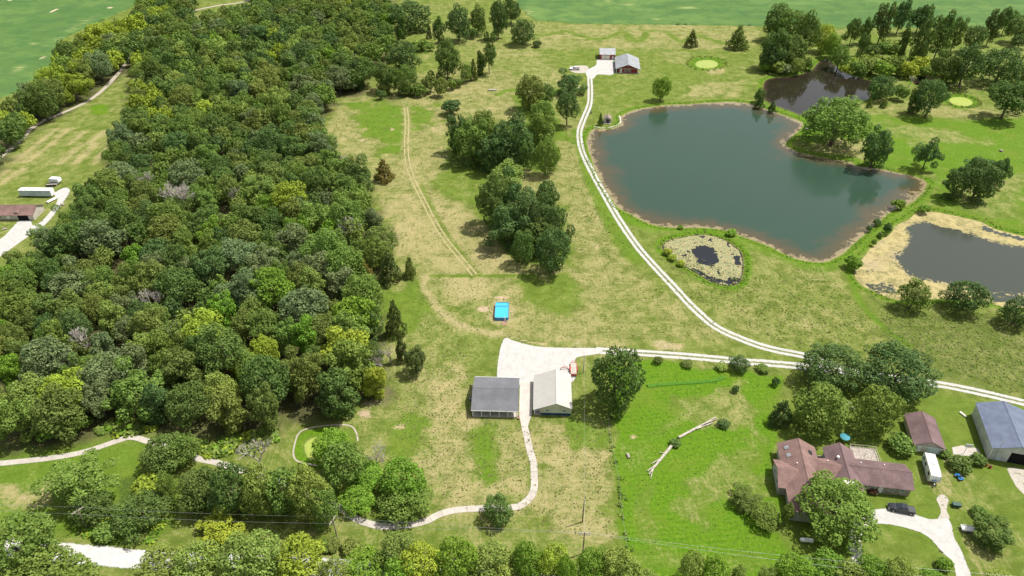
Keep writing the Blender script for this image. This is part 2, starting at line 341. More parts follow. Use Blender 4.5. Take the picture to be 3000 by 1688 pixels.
LILY_OPEN = [(1735,629),(1750,622),(1768,615),(1795,622),(1805,642),(1811,657),(1790,671),(1758,660),(1748,645)]
def ell(cx, cy, rx, ry, n=20, rot=0):
    return [(cx+rx*math.cos(2*math.pi*i/n), cy+ry*math.sin(2*math.pi*i/n)+rot*rx*math.cos(2*math.pi*i/n)) for i in range(n)]
ALGAE1 = ell(1778,160,29,11); ALGAE2 = ell(2418,254,30,11.5, 20, .1)
ALGAE3 = [(772,1104),(765,1132),(774,1150),(798,1159),(832,1150),(850,1122),(822,1096)]
PONDS = [('main', MAIN_POND), ('dark', DARK_POND), ('arm', ARM_POND), ('right', RIGHT_POND), ('lily', LILY_POND), ('algae1', ALGAE1), ('algae2', ALGAE2), ('algae3', ALGAE3)]
PW = {n: catmull(P2(p), 1.5, True) for n, p in PONDS}
FOREST_A = [(-60,470),(-60,260),(0,262),(40,228),(90,190),(130,165),(150,105),(210,80),(270,55),(340,25),(350,-40),(500,-40),(480,45),(420,90),(340,145),(312,150),(300,165),(255,190),(180,240),(100,285),(50,335)]
FOREST_B = [(345,80),(500,35),(620,12),(640,-40),(985,-40),(975,75),(985,120),(935,150),(912,205),(845,215),(843,245),(800,270),(805,350),(845,372),(900,418),(938,478),(945,520),(985,560),(985,590),(965,640),(912,690),(945,740),(962,790),(958,860),(970,935),(958,975),(890,990),(820,1015),(720,1035),(680,1065),(620,1090),(560,1105),(500,1080),(440,1050),(340,1050),(270,1040),(215,1075),(150,1085),(60,1085),(-60,1090),(-60,690),(15,655),(70,615),(155,540),(190,490),(200,455),(262,435),(278,385),(288,315),(325,265),(325,180)]
def shift(poly, dy): return [(x, y+dy) for x, y in poly]
# ---------------------------------------------------------------- ground sheet
def lines(*segs):
    out = []
    for a, b, s in segs: out += list(np.arange(a, b, s))
    return np.array(out)
gx = lines((-5000,-1200,950),(-1200,-470,146),(-470,-130,2.2),(-130,150,.85),(150,470,2.2),(470,1200,146),(1200,5001,950))
gy = lines((-3000,-400,650),(-400,60,46),(60,84,4),(84,235,.8),(235,420,1.3),(420,690,2.6),(690,1600,130),(1600,7000,900))
GX, GY = np.meshgrid(gx, gy)
CH = {k: np.full(GX.shape, v) for k, v in dict(dry=.45, lush=.12, bare=0., weed=.05, mow=0., litter=0.).items()}
GN = fbm(GX*.18, GY*.18, 3)-.5
def window(poly, pad):
    p = np.asarray(poly); x0, y0 = p.min(0)-pad; x1, y1 = p.max(0)+pad
    i0, i1 = np.searchsorted(gx, [x0, x1]); j0, j1 = np.searchsorted(gy, [y0, y1]); return slice(j0, j1), slice(i0, i1)
def paint(poly, feather=4.0, rag=4.0, world=False, **vals):
    p = poly if world else P2(poly); w = window(p, feather+rag+2)
    d = sdf(p, GX[w], GY[w])+GN[w]*rag*2
    m = np.clip(.5-d/feather, 0, 1); m = m*m*(3-2*m)
    for k, v in vals.items(): CH[k][w] = CH[k][w]*(1-m)+v*m
def paint_line(pts, width, feather=.8, rag=.5, **vals):
    c = catmull(P2(pts), 3.0); w = window(c, width+feather+rag+2); X, Y = GX[w], GY[w]
    d = np.full(X.shape, 1e9)
    for i in range(len(c)-1):
        a, b = c[i], c[i+1]; e = b-a; t = np.clip(((X-a[0])*e[0]+(Y-a[1])*e[1])/(e@e+1e-9), 0, 1)
        d = np.minimum(d, np.hypot(X-a[0]-t*e[0], Y-a[1]-t*e[1]))
    m = np.clip(.5-(d-width/2+GN[w]*rag*2)/feather, 0, 1)
    for k, v in vals.items(): CH[k][w] = CH[k][w]*(1-m)+v*m
paint([(1000,200),(1310,130),(1440,200),(1450,330),(1480,450),(1560,600),(1700,780),(1850,860),(1500,870),(1060,850),(960,700),(985,560),(930,470),(830,380),(830,260)], 8, 6, dry=.72, lush=.05)
paint([(1060,470),(1200,560),(1310,690),(1100,690),(1000,640),(975,520)], 8, 6, dry=.95)
paint([(880,262),(1000,255),(1022,300),(1015,388),(960,380),(900,330)], 9, 12, dry=.12, lush=.62)
paint([(1025,268),(1090,262),(1105,290),(1050,320)], 8, 10, dry=.2, lush=.5)
paint([(1110,420),(1235,425),(1235,520),(1150,510),(1090,470)], 6, 6, dry=.35, lush=.35)
paint([(1290,225),(1330,235),(1400,290),(1440,360),(1400,350),(1300,280)], 4, 4, dry=.2, lush=.5)
paint([(960,715),(1250,705),(1260,850),(1190,940),(1190,1060),(1300,1080),(1340,1260),(1350,1360),(1000,1360),(900,1200),(780,1060),(960,990)], 6, 8, dry=.6, lush=.2)
paint([(950,735),(1060,715),(1080,770),(1040,830),(980,850)], 5, 5, dry=.2, lush=.4)
paint([(1110,700),(1240,700),(1240,740),(1150,760)], 4, 4, dry=.95)
paint([(1280,700),(1420,690),(1460,760),(1420,800),(1320,790)], 6, 6, dry=.25, lush=.3)
paint([(1080,960),(1175,930),(1180,1060),(1130,1180),(1060,1150)], 5, 8, dry=.95)
paint([(1250,1100),(1310,1090),(1330,1230),(1270,1260),(1120,1270),(1090,1200)], 5, 8, dry=.85)
paint([(1350,1055),(1530,1050),(1560,1400),(1360,1350)], 4, 6, dry=.9, lush=.15)
paint([(1420,1060),(1530,1050),(1540,1130),(1440,1120)], 3, 5, dry=.35, lush=.5)
paint([(1195,1085),(1240,1090),(1245,1210),(1195,1210)], 4, 5, dry=.1, lush=.6)
paint([(980,1060),(1060,1055),(1070,1130),(990,1130)], 4, 6, dry=.25, lush=.5)
paint([(880,1005),(960,990),(950,1030),(900,1050)], 3, 5, bare=.55, dry=.7)
paint([(630,1120),(760,1070),(770,1160),(690,1165)], 4, 5, dry=.55, lush=.3)
paint([(420,1370),(900,1340),(1300,1330),(1560,1380),(1560,1449),(420,1449)], 4, 5, dry=.55, lush=.25)
paint([(1535,925),(1600,905),(1830,935),(1960,950),(1950,1200),(1965,1480),(1565,1480),(1550,1200)], 2, 3, dry=.12, lush=1.05, mow=.3)
paint([(1690,1000),(1860,985),(1890,1060),(1800,1090),(1720,1040)], 4, 7, dry=.6, lush=.3)
paint([(1780,1130),(1900,1080),(1950,1150),(1880,1240),(1760,1200)], 4, 8, dry=.5, lush=.5)
paint([(1590,1240),(1640,1240),(1645,1370),(1590,1360)], 2, 2, dry=.4, lush=.6)
paint([(1560,1120),(1640,1100),(1650,1160),(1580,1180)], 6, 8, dry=.3, lush=.8)
paint([(1700,1200),(1830,1190),(1850,1260),(1740,1300)], 6, 9, dry=.5, lush=.5)
paint([(1640,1050),(1720,1040),(1710,1090),(1650,1100)], 4, 6, dry=.4, lush=.6)
paint([(1870,1180),(1950,1190),(1940,1260),(1880,1250)], 4, 6, dry=.5, lush=.4)
paint([(1560,1380),(1700,1390),(1960,1400),(1960,1449),(1560,1449)], 3, 3, dry=.35, lush=.7)
paint([(1625,935),(1815,928),(1830,965),(1628,972)], 1.5, 2, dry=0, lush=1.3)
paint([(1640,600),(1700,690),(1830,740),(1880,700),(1900,620),(2060,670),(2150,690),(2200,780),(2240,850),(2000,880),(1850,850),(1740,750)], 6, 6, dry=.55, lush=.1, weed=.1)
paint([(1490,800),(1700,760),(1850,860),(1600,875),(1420,870)], 6, 6, dry=.7)
paint([(-60,1135),(200,1115),(360,1105),(360,1180),(290,1345),(-60,1350)], 4, 5, dry=.3, lush=.55)
paint([(0,1225),(125,1225),(120,1265),(0,1262)], 3, 4, dry=.85)
paint([(1350,122),(1900,125),(1912,200),(1860,250),(1590,268),(1490,300),(1490,200),(1420,170)], 6, 6, dry=.42, lush=.25)
paint([(1720,215),(1880,200),(1870,240),(1740,245)], 6, 6, dry=.75)
paint([(1660,130),(1740,132),(1740,165),(1670,165)], 5, 5, dry=.7)
paint([(1345,58),(1910,66),(1910,124),(1350,124)], 6, 5, dry=.72, lush=.2)
paint([(1290,60),(1350,60),(1350,120),(1470,330),(1440,340),(1280,180),(1050,120),(1080,60)], 6, 6, dry=.6, lush=.2)
paint([(1920,250),(2000,345),(2170,415),(2335,440),(2345,520),(2576,592),(2700,620),(2700,280),(2400,300),(2200,290)], 6, 6, dry=.28, lush=.8)
paint([(2060,345),(2180,350),(2170,400),(2040,375)], 4, 5, dry=.75, lush=.2)
paint([(2190,268),(2300,280),(2420,300),(2620,290),(2620,230),(2500,270)], 8, 6, dry=.72, lush=.1)
paint([(2100,70),(2576,70),(2650,240),(2400,240),(2250,170),(2130,140)], 6, 6, dry=.5, lush=.3, weed=.3)
paint([(2200,310),(2380,320),(2480,360),(2300,370)], 6, 8, dry=.6, lush=.5)
paint([(2420,470),(2576,440),(2576,560),(2380,530)], 6, 6, dry=.55, lush=.35)
paint([(-60,430),(110,312),(250,242),(318,170),(320,258),(278,300),(268,390),(175,450),(170,530),(0,660),(-60,680)], 4, 3, dry=.52, lush=.18)
for a, b in [((92,362),(140,325)),((130,362),(172,325)),((175,362),(212,332)),((220,362),(262,332)),((37,407),(95,362)),((67,407),(132,362)),((150,410),(207,362)),((185,412),(240,362)),((0,465),(57,425)),((-30,470),(20,428)),((240,410),(268,375))]:
    paint_line([a, b], 3.4, 1.6, .6, dry=1.0, lush=.0)
paint([(225,270),(262,262),(270,285),(235,290)], 2, 1.5, lush=1.2, dry=0)
paint([(2150,700),(2250,765),(2576,790),(2700,800),(2700,1010),(2576,1000),(2340,955),(2250,880)], 6, 6, dry=.5, weed=.5, lush=.05)
paint([(1965,1000),(2100,990),(2300,980),(2620,1040),(2620,1480),(1965,1480)], 3, 4, dry=.22, lush=.3, weed=.3)
paint([(2190,1335),(2300,1352),(2380,1449),(2180,1449)], 3, 3, dry=.42, lush=.25)
paint([(2390,1180),(2480,1200),(2576,1260),(2576,1449),(2440,1449),(2400,1330)], 4, 5, dry=.5, lush=.25)
paint([(2310,1200),(2400,1190),(2400,1240),(2370,1260)], 2, 3, dry=.7, bare=.35)
paint([(1930,1260),(1965,1262),(1975,1400),(1935,1440)], 2, 3, lush=1.0, dry=.05)
meander = [(1348,87),(1373,89),(1423,79),(1463,91),(1503,99),(1538,91),(1563,80),(1579,85),(1585,99),(1603,104),(1623,95),(1626,82),(1648,77),(1678,82),(1703,100),(1723,105),(1745,88),(1778,97),(1813,107),(1830,109)]
paint_line(meander, 3.6, 2.4, .3, dry=.2, lush=.35)
track = [(1021,270),(1024,312),(1022,362),(1026,412),(1044,462),(1069,512),(1089,552),(1119,600),(1144,632),(1169,662),(1194,692)]
paint_line(track, 4.4, 2.4, .5, dry=.8, bare=.08)
paint_line([(x+14, y+1) for x, y in track[4:]], 1.3, 1.6, .4, dry=.4, lush=.3)
paint_line([(1066,694),(1340,694)], 1.0, .6, .2, dry=.1, lush=.6)
paint_line([(1069,697),(1069,725),(1106,780),(1144,810),(1194,830),(1256,842)], 3.0, 1.6, .6, dry=1.0, bare=.35)
paint_line([(1262,836),(1310,856),(1370,866)], 1.0, .8, .4, bare=.7, dry=1)
paint_line([(1330,1060),(1350,1150),(1358,1220),(1340,1262),(1290,1292)], .9, .7, .3, dry=.9)
paint_line([(2140,700),(2165,760),(2230,830),(2290,870)], 2.0, 1, .4, dry=.1, lush=.7)
paint_line([(1420,220),(1340,250),(1290,225),(1250,240)], 2.5, 1.5, .8, dry=.1, lush=.6)
paint_line([(1455,330),(1490,450),(1550,580),(1600,650)], 6.5, 2, .6, dry=.25, lush=.55)
paint_line([(1500,345),(1520,480),(1560,540),(1640,575)], 5.0, 2, .6, dry=.2, lush=.75)
paint_line([(1640,575),(1760,578),(1900,618),(2040,670),(2120,650),(2240,550),(2330,500)], 6.0, 2, .6, dry=.35, lush=.55)
paint(ell(1263,785,36,34), 3, 2, bare=.45, dry=.8)
paint(ell(1218,778,17,8), 1.5, 2, bare=.85)
paint(ell(1265,748,22,5), 1.5, 1, bare=.8)
for e in [ell(1778,160,48,17), ell(2418,254,44,18)]: paint(e, 3, 2, dry=.1, lush=.75, weed=.35)
for e, b in [((1680,869,45,12),.5), ((1800,180,24,8),.3), ((1500,620,14,10),.4), ((1430,855,30,6),.35), ((912,1038,20,9),.8), ((1000,1075,12,5),.5), ((1110,325,20,8),.3), ((985,325,10,5),.6), ((912,355,10,4),.6), ((965,600,6,22),.6), ((1590,1100,8,4),.7), ((60,1250,14,6),.6), ((2395,1160,26,10),.3)]:
    paint(ell(*e), 1.5, 2, bare=b, dry=.9)
paint([(755,1085),(830,1072),(890,1080),(900,1110),(860,1160),(800,1172),(745,1165),(742,1120)], 3, 2, lush=.4, dry=.4)
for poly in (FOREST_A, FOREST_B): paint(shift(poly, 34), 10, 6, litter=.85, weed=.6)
for poly in ([(1120,330),(1400,300),(1400,400),(1350,430),(1140,425)], [(1200,520),(1420,520),(1430,670),(1300,660)], [(640,1230),(1070,1240),(1060,1310),(900,1290),(640,1300)], [(300,1200),(470,1180),(430,1330),(300,1340)]):
    paint(poly, 5, 4, weed=.6, lush=.4, dry=.1)
paint([(190,1350),(300,1270),(420,1290),(400,1340),(330,1370)], 2, 2, lush=1.1, weed=.3, dry=0)
# ponds are hollows in the ground
WATER_Z = -.38
GZ = (fbm(GX*.5, GY*.5, 9)-.5)*.0
for n, p in PW.items():
    w = window(p, 8); d = sdf(p, GX[w], GY[w])
    z = np.clip(WATER_Z+d*.24, -1.6, 0); GZ[w] = np.minimum(GZ[w], z)
    if n in ('main', 'right'): ring = np.clip(1-np.abs(d-1.9)/1.7, 0, 1)
    else: ring = np.clip(1-np.abs(d-1.5)/2.0, 0, 1)
    CH['lush'][w] = np.maximum(CH['lush'][w], ring*1.2); CH['dry'][w] *= (1-ring*.95)
    sand = np.clip(1-np.abs(d+.1)/.8, 0, 1)*(.75 if n == 'main' else .3); CH['bare'][w] = np.maximum(CH['bare'][w], sand)
    CH['litter'][w] = CH['litter'][w]*(d > .5)
idx = np.arange(GX.size).reshape(GX.shape)
Fq = np.stack([idx[:-1,:-1].ravel(), idx[:-1,1:].ravel(), idx[1:,1:].ravel(), idx[1:,:-1].ravel()], 1)
one = np.ones(GX.size)
cov = np.stack([CH['dry'].ravel(), CH['lush'].ravel(), CH['bare'].ravel(), one], 1); covb = np.stack([CH['weed'].ravel(), CH['mow'].ravel(), CH['litter'].ravel(), one], 1)
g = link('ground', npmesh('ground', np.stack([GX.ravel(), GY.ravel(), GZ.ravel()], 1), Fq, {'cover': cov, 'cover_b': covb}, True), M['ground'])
tag(g, 'wide ground of mown lawn and dry pasture grass', kind='structure')
# ---------------------------------------------------------------- water
def water(name, poly, mat, label, cell=1.5, scum=None):
    pw = catmull(P2(poly), 1.5, True)
    c = pw.mean(0); big = pw+(pw-c)/np.linalg.norm(pw-c, axis=1)[:,None]*1.2
    X, Y, Fs, _ = fill_grid(big, cell); d = np.maximum(-sdf(pw, X, Y), 0)
    at = {'shore': d}
    if scum is not None: at['scum'] = scum(X, Y)
    o = link(name, npmesh(name, np.stack([X, Y, np.full(X.shape, WATER_Z)], 1), Fs, at, True), mat)
    return tag(o, label, kind='structure')
water('pond', MAIN_POND, M['main_water'], 'large teal green pond beside the curving gravel drive')
water('pond', DARK_POND, M['dark_water'], 'dark brown pond behind the large teal pond')
water('pond', ARM_POND, M['dark_water'], 'narrow dark arm of water between the trees', 1.2)
_ro = np.array(catmull(P2(RIGHT_OPEN), 2, True)); _rc = catmull(P2([(2540,590),(2620,612)]), 2)
def right_scum(X, Y):
    d = sdf(_ro, X, Y); s = np.clip(.5+d/7, 0, 1)
    strip = sdf(P2([(2470,563),(2507,579),(2600,602),(2600,612),(2540,596),(2470,577)]), X, Y); s = np.where(strip < 0, .2, s)
    low = sdf(P2([(2480,752),(2600,775),(2600,745),(2500,738)]), X, Y); s = np.where(low < 0, .35, s)
    corner = sdf(P2([(2180,712),(2240,705),(2260,735),(2200,742)]), X, Y); return np.where(corner < 0, .42, s)
water('pond', RIGHT_POND, M['right_water'], 'grey pond with yellow algae mats along its edges', 1.2, right_scum)
water('pond', LILY_POND, M['lily_water'], 'small dark pond ringed with lily pads', 1.0)
water('pond', ALGAE1, M['algae_water'], 'small oval pond of bright yellow green algae behind the red house', 1.0)
water('pond', ALGAE2, M['algae_water'], 'small oval algae pond among the far right trees', 1.0)
water('pond', ALGAE3, M['algae_water'], 'little algae pond half hidden behind trees above the footpath', .8)
# lily pads: small floating discs, far too many to count
def lily_pads():
    o = P2(LILY_POND); i = np.array(P2(LILY_OPEN)); gapp = P2([(1842,642),(1860,640),(1868,668),(1850,665)])
    p = np.array(o); X = RNG.uniform(p[:,0].min(), p[:,0].max(), 30000); Y = RNG.uniform(p[:,1].min(), p[:,1].max(), 30000)
    nz = (fbm(X*.5, Y*.5, 21)-.5)
    d1, d2, d3 = sdf(o, X, Y), sdf(i, X, Y), sdf(gapp, X, Y)
    low = sdf(P2([(1720,662),(1790,706),(1840,716),(1862,706),(1862,690),(1830,706),(1780,690)]), X, Y)
    k = (d1 < -.5) & (d2 > nz*3) & (d3 > nz*2) & (low+nz*3 > 0) & (nz > -.22)
    X, Y = X[k][:7500], Y[k][:7500]; n = len(X); r = RNG.uniform(.16, .34, n); a0 = RNG.uniform(0, 6.3, n)
    ang = a0[:,None]+np.arange(6)*2*np.pi/6.6
    V = np.stack([X[:,None]+r[:,None]*np.cos(ang), Y[:,None]+r[:,None]*np.sin(ang), WATER_Z+.02+RNG.uniform(0,.06,(n,1))+RNG.uniform(-.02,.07,(n,6))], 2).reshape(-1, 3)
    Fs = np.arange(n*6).reshape(n, 6)
    t = NT('lily_leaf'); isl = t.n('NewGeometry').outputs['Random Per Island']
    c = t.mix(t.ramp(isl, 0, .7), (.17,.2,.075), (.32,.3,.15)); c = t.mix(t.ramp(isl, .75, 1), c, (.36,.26,.12))
    link_o = link('lily_pads', npmesh('lily_pads', V, Fs), t.end(t.bsdf(c, .5, .4)))
    tag(link_o, 'pale green lily pads covering the small dark pond', 'lily pads', kind='stuff')
lily_pads()
# ---------------------------------------------------------------- crop fields
def crop(poly, label, pale, soil):
    pw = catmull(P2(poly), 4, False); X, Y, Fs, d = fill_grid(pw, 2.6)
    def soft(lst):
        s = np.zeros(X.shape)
        for e, v, f in lst: s = np.maximum(s, v*np.clip(.5-sdf(P2(e), X, Y)/f, 0, 1))
        return s
    Z = np.clip(-d*.5, 0, .5)+.02
    o = link('crop_field', npmesh('crop_field', np.stack([X, Y, Z], 1), Fs, {'pale': soft(pale), 'soil': soft(soil)}, True), M['crop'])
    tag(o, label, kind='structure')
def patch(z, rx, ry, rot): return ell(z[0]/4, z[1]/4, rx, ry, 14, rot)
crop([(-120,290),(-120,-70),(420,-70),(365,-5),(335,16),(262,50),(205,76),(150,106),(148,150),(120,177),(72,207),(40,232),(0,248),(-60,268)], 'dark green row crop field beyond the tree line, left',
     [(patch((830,240),46,10,-.5),.62,22),(patch((560,420),34,7,-.4),.6,22),(patch((190,700),24,9,-.3),.7,16),(patch((340,450),12,6,0),.6,8),(patch((410,710),10,10,0),.5,8)],
     [(patch((545,115),10,1.8,-.5),1.2,3),(patch((1110,85),7,2.2,-.3),1.2,3),(patch((440,590),12,2.6,-.5),1.2,3),(patch((100,5),6,4,0),1,3),(patch((215,715),2,14,.0),.9,3),(patch((540,440),9,1.6,-.4),.8,3)])
crop([(1318,-70),(1300,8),(1312,22),(1345,50),(1393,54),(1463,60),(1640,62),(1875,65),(2094,71),(2260,70),(2430,71),(2576,70),(2800,74),(2800,-70)], 'bright green row crop field beyond the red house, right',
     [(ell(1530,6,14,4),.6,10),(ell(1575,14,26,4),.6,10),(ell(1665,12,22,3),.5,10),(ell(1730,22,34,3),.7,9),(ell(1650,50,14,3),.65,8),(ell(1555,54,20,2),.6,8),(ell(2395,28,14,3),.6,8),(ell(2500,35,30,3),.4,9),(ell(1330,30,20,16),.5,12)], [])
# ---------------------------------------------------------------- roads, lanes, pads, paths
def ribbon(name, pts, width, mat, label, z=.02, step=1.2):
    c = catmull(P2(pts), step); tn = np.gradient(c, axis=0); tn /= np.linalg.norm(tn, axis=1)[:,None]; nm = np.stack([-tn[:,1], tn[:,0]], 1)
    ac = np.array([-1, -.6, -.3, 0, .3, .6, 1.0]); n = len(c)
    wd = width*(1+.12*(fbm(np.arange(n)*.15, np.zeros(n), 5)-.5))
    V = np.concatenate([c[:,None,:]+nm[:,None,:]*(ac[None,:,None]*wd[:,None,None]/2), np.full((n,7,1), z)], 2).reshape(-1, 3)
    i = np.arange(n*7).reshape(n, 7)
    Fs = np.stack([i[:-1,:-1].ravel(), i[:-1,1:].ravel(), i[1:,1:].ravel(), i[1:,:-1].ravel()], 1)
    o = link(name, npmesh(name, V, Fs, {'across': np.tile(ac, n)}), mat); return tag(o, label, kind='structure')
def pad(name, poly, mat, label, z=.03, cell=.7, soft=1.0, smooth=True):
    pw = catmull(P2(poly), 1.0, True) if smooth else np.array(P2(poly))
    X, Y, Fs, d = fill_grid(pw, cell)
    o = link(name, npmesh(name, np.stack([X, Y, np.full(X.shape, z)], 1), Fs, {'across': np.clip(1+d/soft, 0, 1)}), mat); return tag(o, label, kind='structure')
ribbon('gravel_road', [(-120,1365),(0,1378),(127,1388),(250,1398),(375,1409),(640,1421),(830,1430),(1000,1441),(1200,1456),(1420,1474),(1700,1500)], 5.6, M['gravel_road'], 'wide white gravel road crossing the lower left corner')
ribbon('gravel_drive', [(1500,882),(1595,887),(1738,897),(1863,909),(1932,914),(2019,922),(2169,940),(2342,964),(2432,980),(2576,1013),(2720,1050)], 3.6, M['gravel_drive'], 'white two track gravel drive running right from the house', .02)
ribbon('gravel_drive', [(2150,938),(2095,918),(2037,898),(1932,876),(1863,852),(1800,822),(1745,775),(1698,725),(1613,632),(1563,562),(1533,512),(1495,444),(1470,394),(1460,362),(1458,330),(1468,300),(1483,262),(1485,225),(1484,192),(1489,180)], 3.6, M['gravel_drive'], 'white two track gravel drive curving round the pond to the red house', .026)
ribbon('dirt_lane', [(-60,460),(0,396),(45,360),(75,327),(105,307),(150,287),(190,270),(225,252),(252,232),(275,210),(295,187),(317,160),(330,140)], 3.0, M['dirt_lane'], 'pale dirt lane along the left tree line')
ribbon('dirt_lane', [(470,34),(500,24),(550,14),(600,7),(650,-4)], 3.6, M['dirt_lane'], 'pale dirt lane showing far beyond the wood')
pad('gravel_pad', [(1269,849),(1290,855),(1348,870),(1420,874),(1512,876),(1512,890),(1463,898),(1447,908),(1442,962),(1340,975),(1300,968),(1252,962),(1254,890)], M['gravel_pad'], 'white gravel yard behind the house and barn', .034, .7, 1.1)
pad('gravel_pad', [(1503,150),(1542,150),(1545,186),(1505,188),(1494,198),(1478,197),(1474,178),(1498,164)], M['gravel_pad'], 'white gravel apron between the red house and garage', .034, 1.0, 1.2)
pad('gravel_pad', [(1431,167),(1480,165),(1478,184),(1438,183)], M['gravel_worn'], 'worn gravel spot under the white pickup', .03, 1.0, 2.5)
pad('gravel_pad', [(-80,700),(-60,630),(0,601),(30,572),(48,555),(77,554),(86,567),(108,552),(128,528),(143,505),(135,491),(140,482),(165,471),(178,480),(165,502),(145,532),(110,570),(60,604),(0,647)], M['gravel_pad'], 'white gravel drive of the left house', .03, .9, 1.2)
pad('gravel_pad', [(2150,1300),(2194,1281),(2237,1279),(2302,1293),(2342,1305),(2380,1300),(2396,1320),(2402,1350),(2422,1387),(2446,1449),(2462,1490),(2412,1490),(2402,1447),(2393,1412),(2367,1390),(2345,1362),(2322,1345),(2282,1331),(2232,1321),(2196,1322),(2170,1348),(2172,1400),(2180,1490),(2146,1490),(2140,1410),(2132,1365)], M['gravel_pad'], 'white gravel drive curving past the black pickup', .03, .7, 1.2)
pad('gravel_pad', [(2350,1250),(2372,1240),(2392,1257),(2386,1285),(2396,1310),(2350,1312),(2362,1285)], M['gravel_worn'], 'patchy gravel spur leading towards the camper', .026, .7, 1.2)
pad('gravel_pad', [(2530,1172),(2600,1190),(2600,1262),(2560,1235),(2540,1205)], M['gravel_worn'], 'patchy white gravel below the blue barn', .026, .7, 1.5)
# concrete walk: every poured slab is a piece of its own
cd = tag(link('concrete_drive', None), 'pinkish concrete strip between the house and the barn', kind='structure')
_q = [(1308,960),(1346,960),(1337,1046),(1332,1058),(1328,1074),(1312,1074),(1306,1046)]
MB().prism(P2(_q), 'z', -.1, .06).build('slab', M['concrete_drive'], cd)
path = tag(link('footpath', None), 'pale concrete path winding from the house past the trees to the left edge', kind='structure')
def slabs(pts, parent, width=1.75, length=3.0, z=.06):
    c = catmull(P2(pts), .1); L = np.concatenate([[0], np.cumsum(np.linalg.norm(np.diff(c, axis=0), axis=1))])
    def at(s): return np.array([np.interp(s, L, c[:,0]), np.interp(s, L, c[:,1])])
    s = 0; k = 0
    while s < L[-1]:
        e = min(s+length, L[-1]); m = MB(); row = []
        for u in np.linspace(s, e-.05, 4):
            p, q = at(u), at(u+.05); t = (q-p)/(np.linalg.norm(q-p)+1e-9); nn = np.array([-t[1], t[0]])*width/2
            row.append((p-nn, p+nn))
        zz = z+.012*math.sin(k*2.3)
        poly = [r[0] for r in row]+[r[1] for r in row[::-1]]
        m.prism([tuple(p) for p in poly], 'z', -.08, zz).build('concrete_slab', M['concrete'], parent); s = e; k += 1
slabs([(1320,1075),(1323,1087),(1333,1132),(1342,1165),(1344,1200),(1344,1227),(1335,1250),(1313,1270),(1288,1277),(1219,1279),(1159,1282),(1129,1287),(1099,1297),(1074,1310),(1031,1320),(969,1325),(926,1317),(889,1302),(861,1280),(800,1252),(740,1228),(670,1202),(600,1182),(550,1165),(500,1155),(482,1147),(430,1126),(370,1110),(345,1102),(322,1101),(287,1112),(212,1137),(125,1153),(0,1166),(-70,1172)], path)
def footline(pts, name, label, w=.5): ribbon(name, pts, w, M['dirt_lane'], label, .02, .6)
footline([(800,1172),(770,1166),(745,1158),(738,1140),(742,1115),(752,1090),(775,1078),(830,1070),(880,1071),(897,1090),(900,1110)], 'trail', 'thin earth trail round the half hidden algae pond', .55)

_tr = P2(track); _c = catmull(_tr, 2.0); _t = np.gradient(_c, axis=0); _t /= np.linalg.norm(_t, axis=1)[:,None]; _n = np.stack([-_t[:,1], _t[:,0]], 1)
M['rut'] = mat_gravel('rut', (.4,.345,.18), False, .42, .55)
for s_, nm_ in ((-.85,'left'),(.85,'right')):
    pts_ = _c+_n*s_; ac = np.array([-1.,0.,1.]); n_ = len(pts_)
    V_ = np.concatenate([pts_[:,None,:]+_n[:,None,:]*(ac[None,:,None]*.45), np.full((n_,3,1), .02)], 2).reshape(-1,3); i_ = np.arange(n_*3).reshape(n_,3)
    F_ = np.stack([i_[:-1,:-1].ravel(), i_[:-1,1:].ravel(), i_[1:,1:].ravel(), i_[1:,:-1].ravel()], 1)
    tag(link('wheel_rut', npmesh('wheel_rut', V_, F_, {'across': np.tile(ac, n_)}), M['rut']), f'{nm_} straw coloured wheel rut of the track down the long field', kind='structure')
# ---------------------------------------------------------------- buildings
def gable(root, x0, x1, y0, y1, ze, zr, axis, mat, oh=.35, th=.14, ridge=None, name='roof', ze2=None, z_base=None):
    """two sloping roof planes + ridge cap; ze eave height at low side, ze2 at the high side of the axis"""
    ze2 = ze if ze2 is None else ze2; m = MB()
    if axis == 'y':
        r = (x0+x1)/2 if ridge is None else ridge; a, b = y0-oh, y1+oh
        sl = (zr-ze)/(r-x0); sr = (zr-ze2)/(x1-r); l, q = x0-oh, x1+oh
        m.slab([(l,a,ze-sl*oh),(r,a,zr),(r,b,zr),(l,b,ze-sl*oh)], th).slab([(r,a,zr),(q,a,ze2-sr*oh),(q,b,ze2-sr*oh),(r,b,zr)], th)
        cap = MB().prism([(r-.16,zr-.07*sl),(r,zr+.07),(r+.16,zr-.07*sr)], 'y', a-.01, b+.01)
    else:
        r = (y0+y1)/2 if ridge is None else ridge; a, b = x0-oh, x1+oh
        sl = (zr-ze)/(r-y0); sr = (zr-ze2)/(y1-r); l, q = y0-oh, y1+oh
        m.slab([(a,l,ze-sl*oh),(b,l,ze-sl*oh),(b,r,zr),(a,r,zr)], th).slab([(a,r,zr),(b,r,zr),(b,q,ze2-sr*oh),(a,q,ze2-sr*oh)], th)
        cap = MB().prism([(r-.16,zr-.07*sl),(r,zr+.07),(r+.16,zr-.07*sr)], 'x', a-.01, b+.01)
    o = m.build(name, mat, root); cap.build('ridge_cap', mat, o); return o
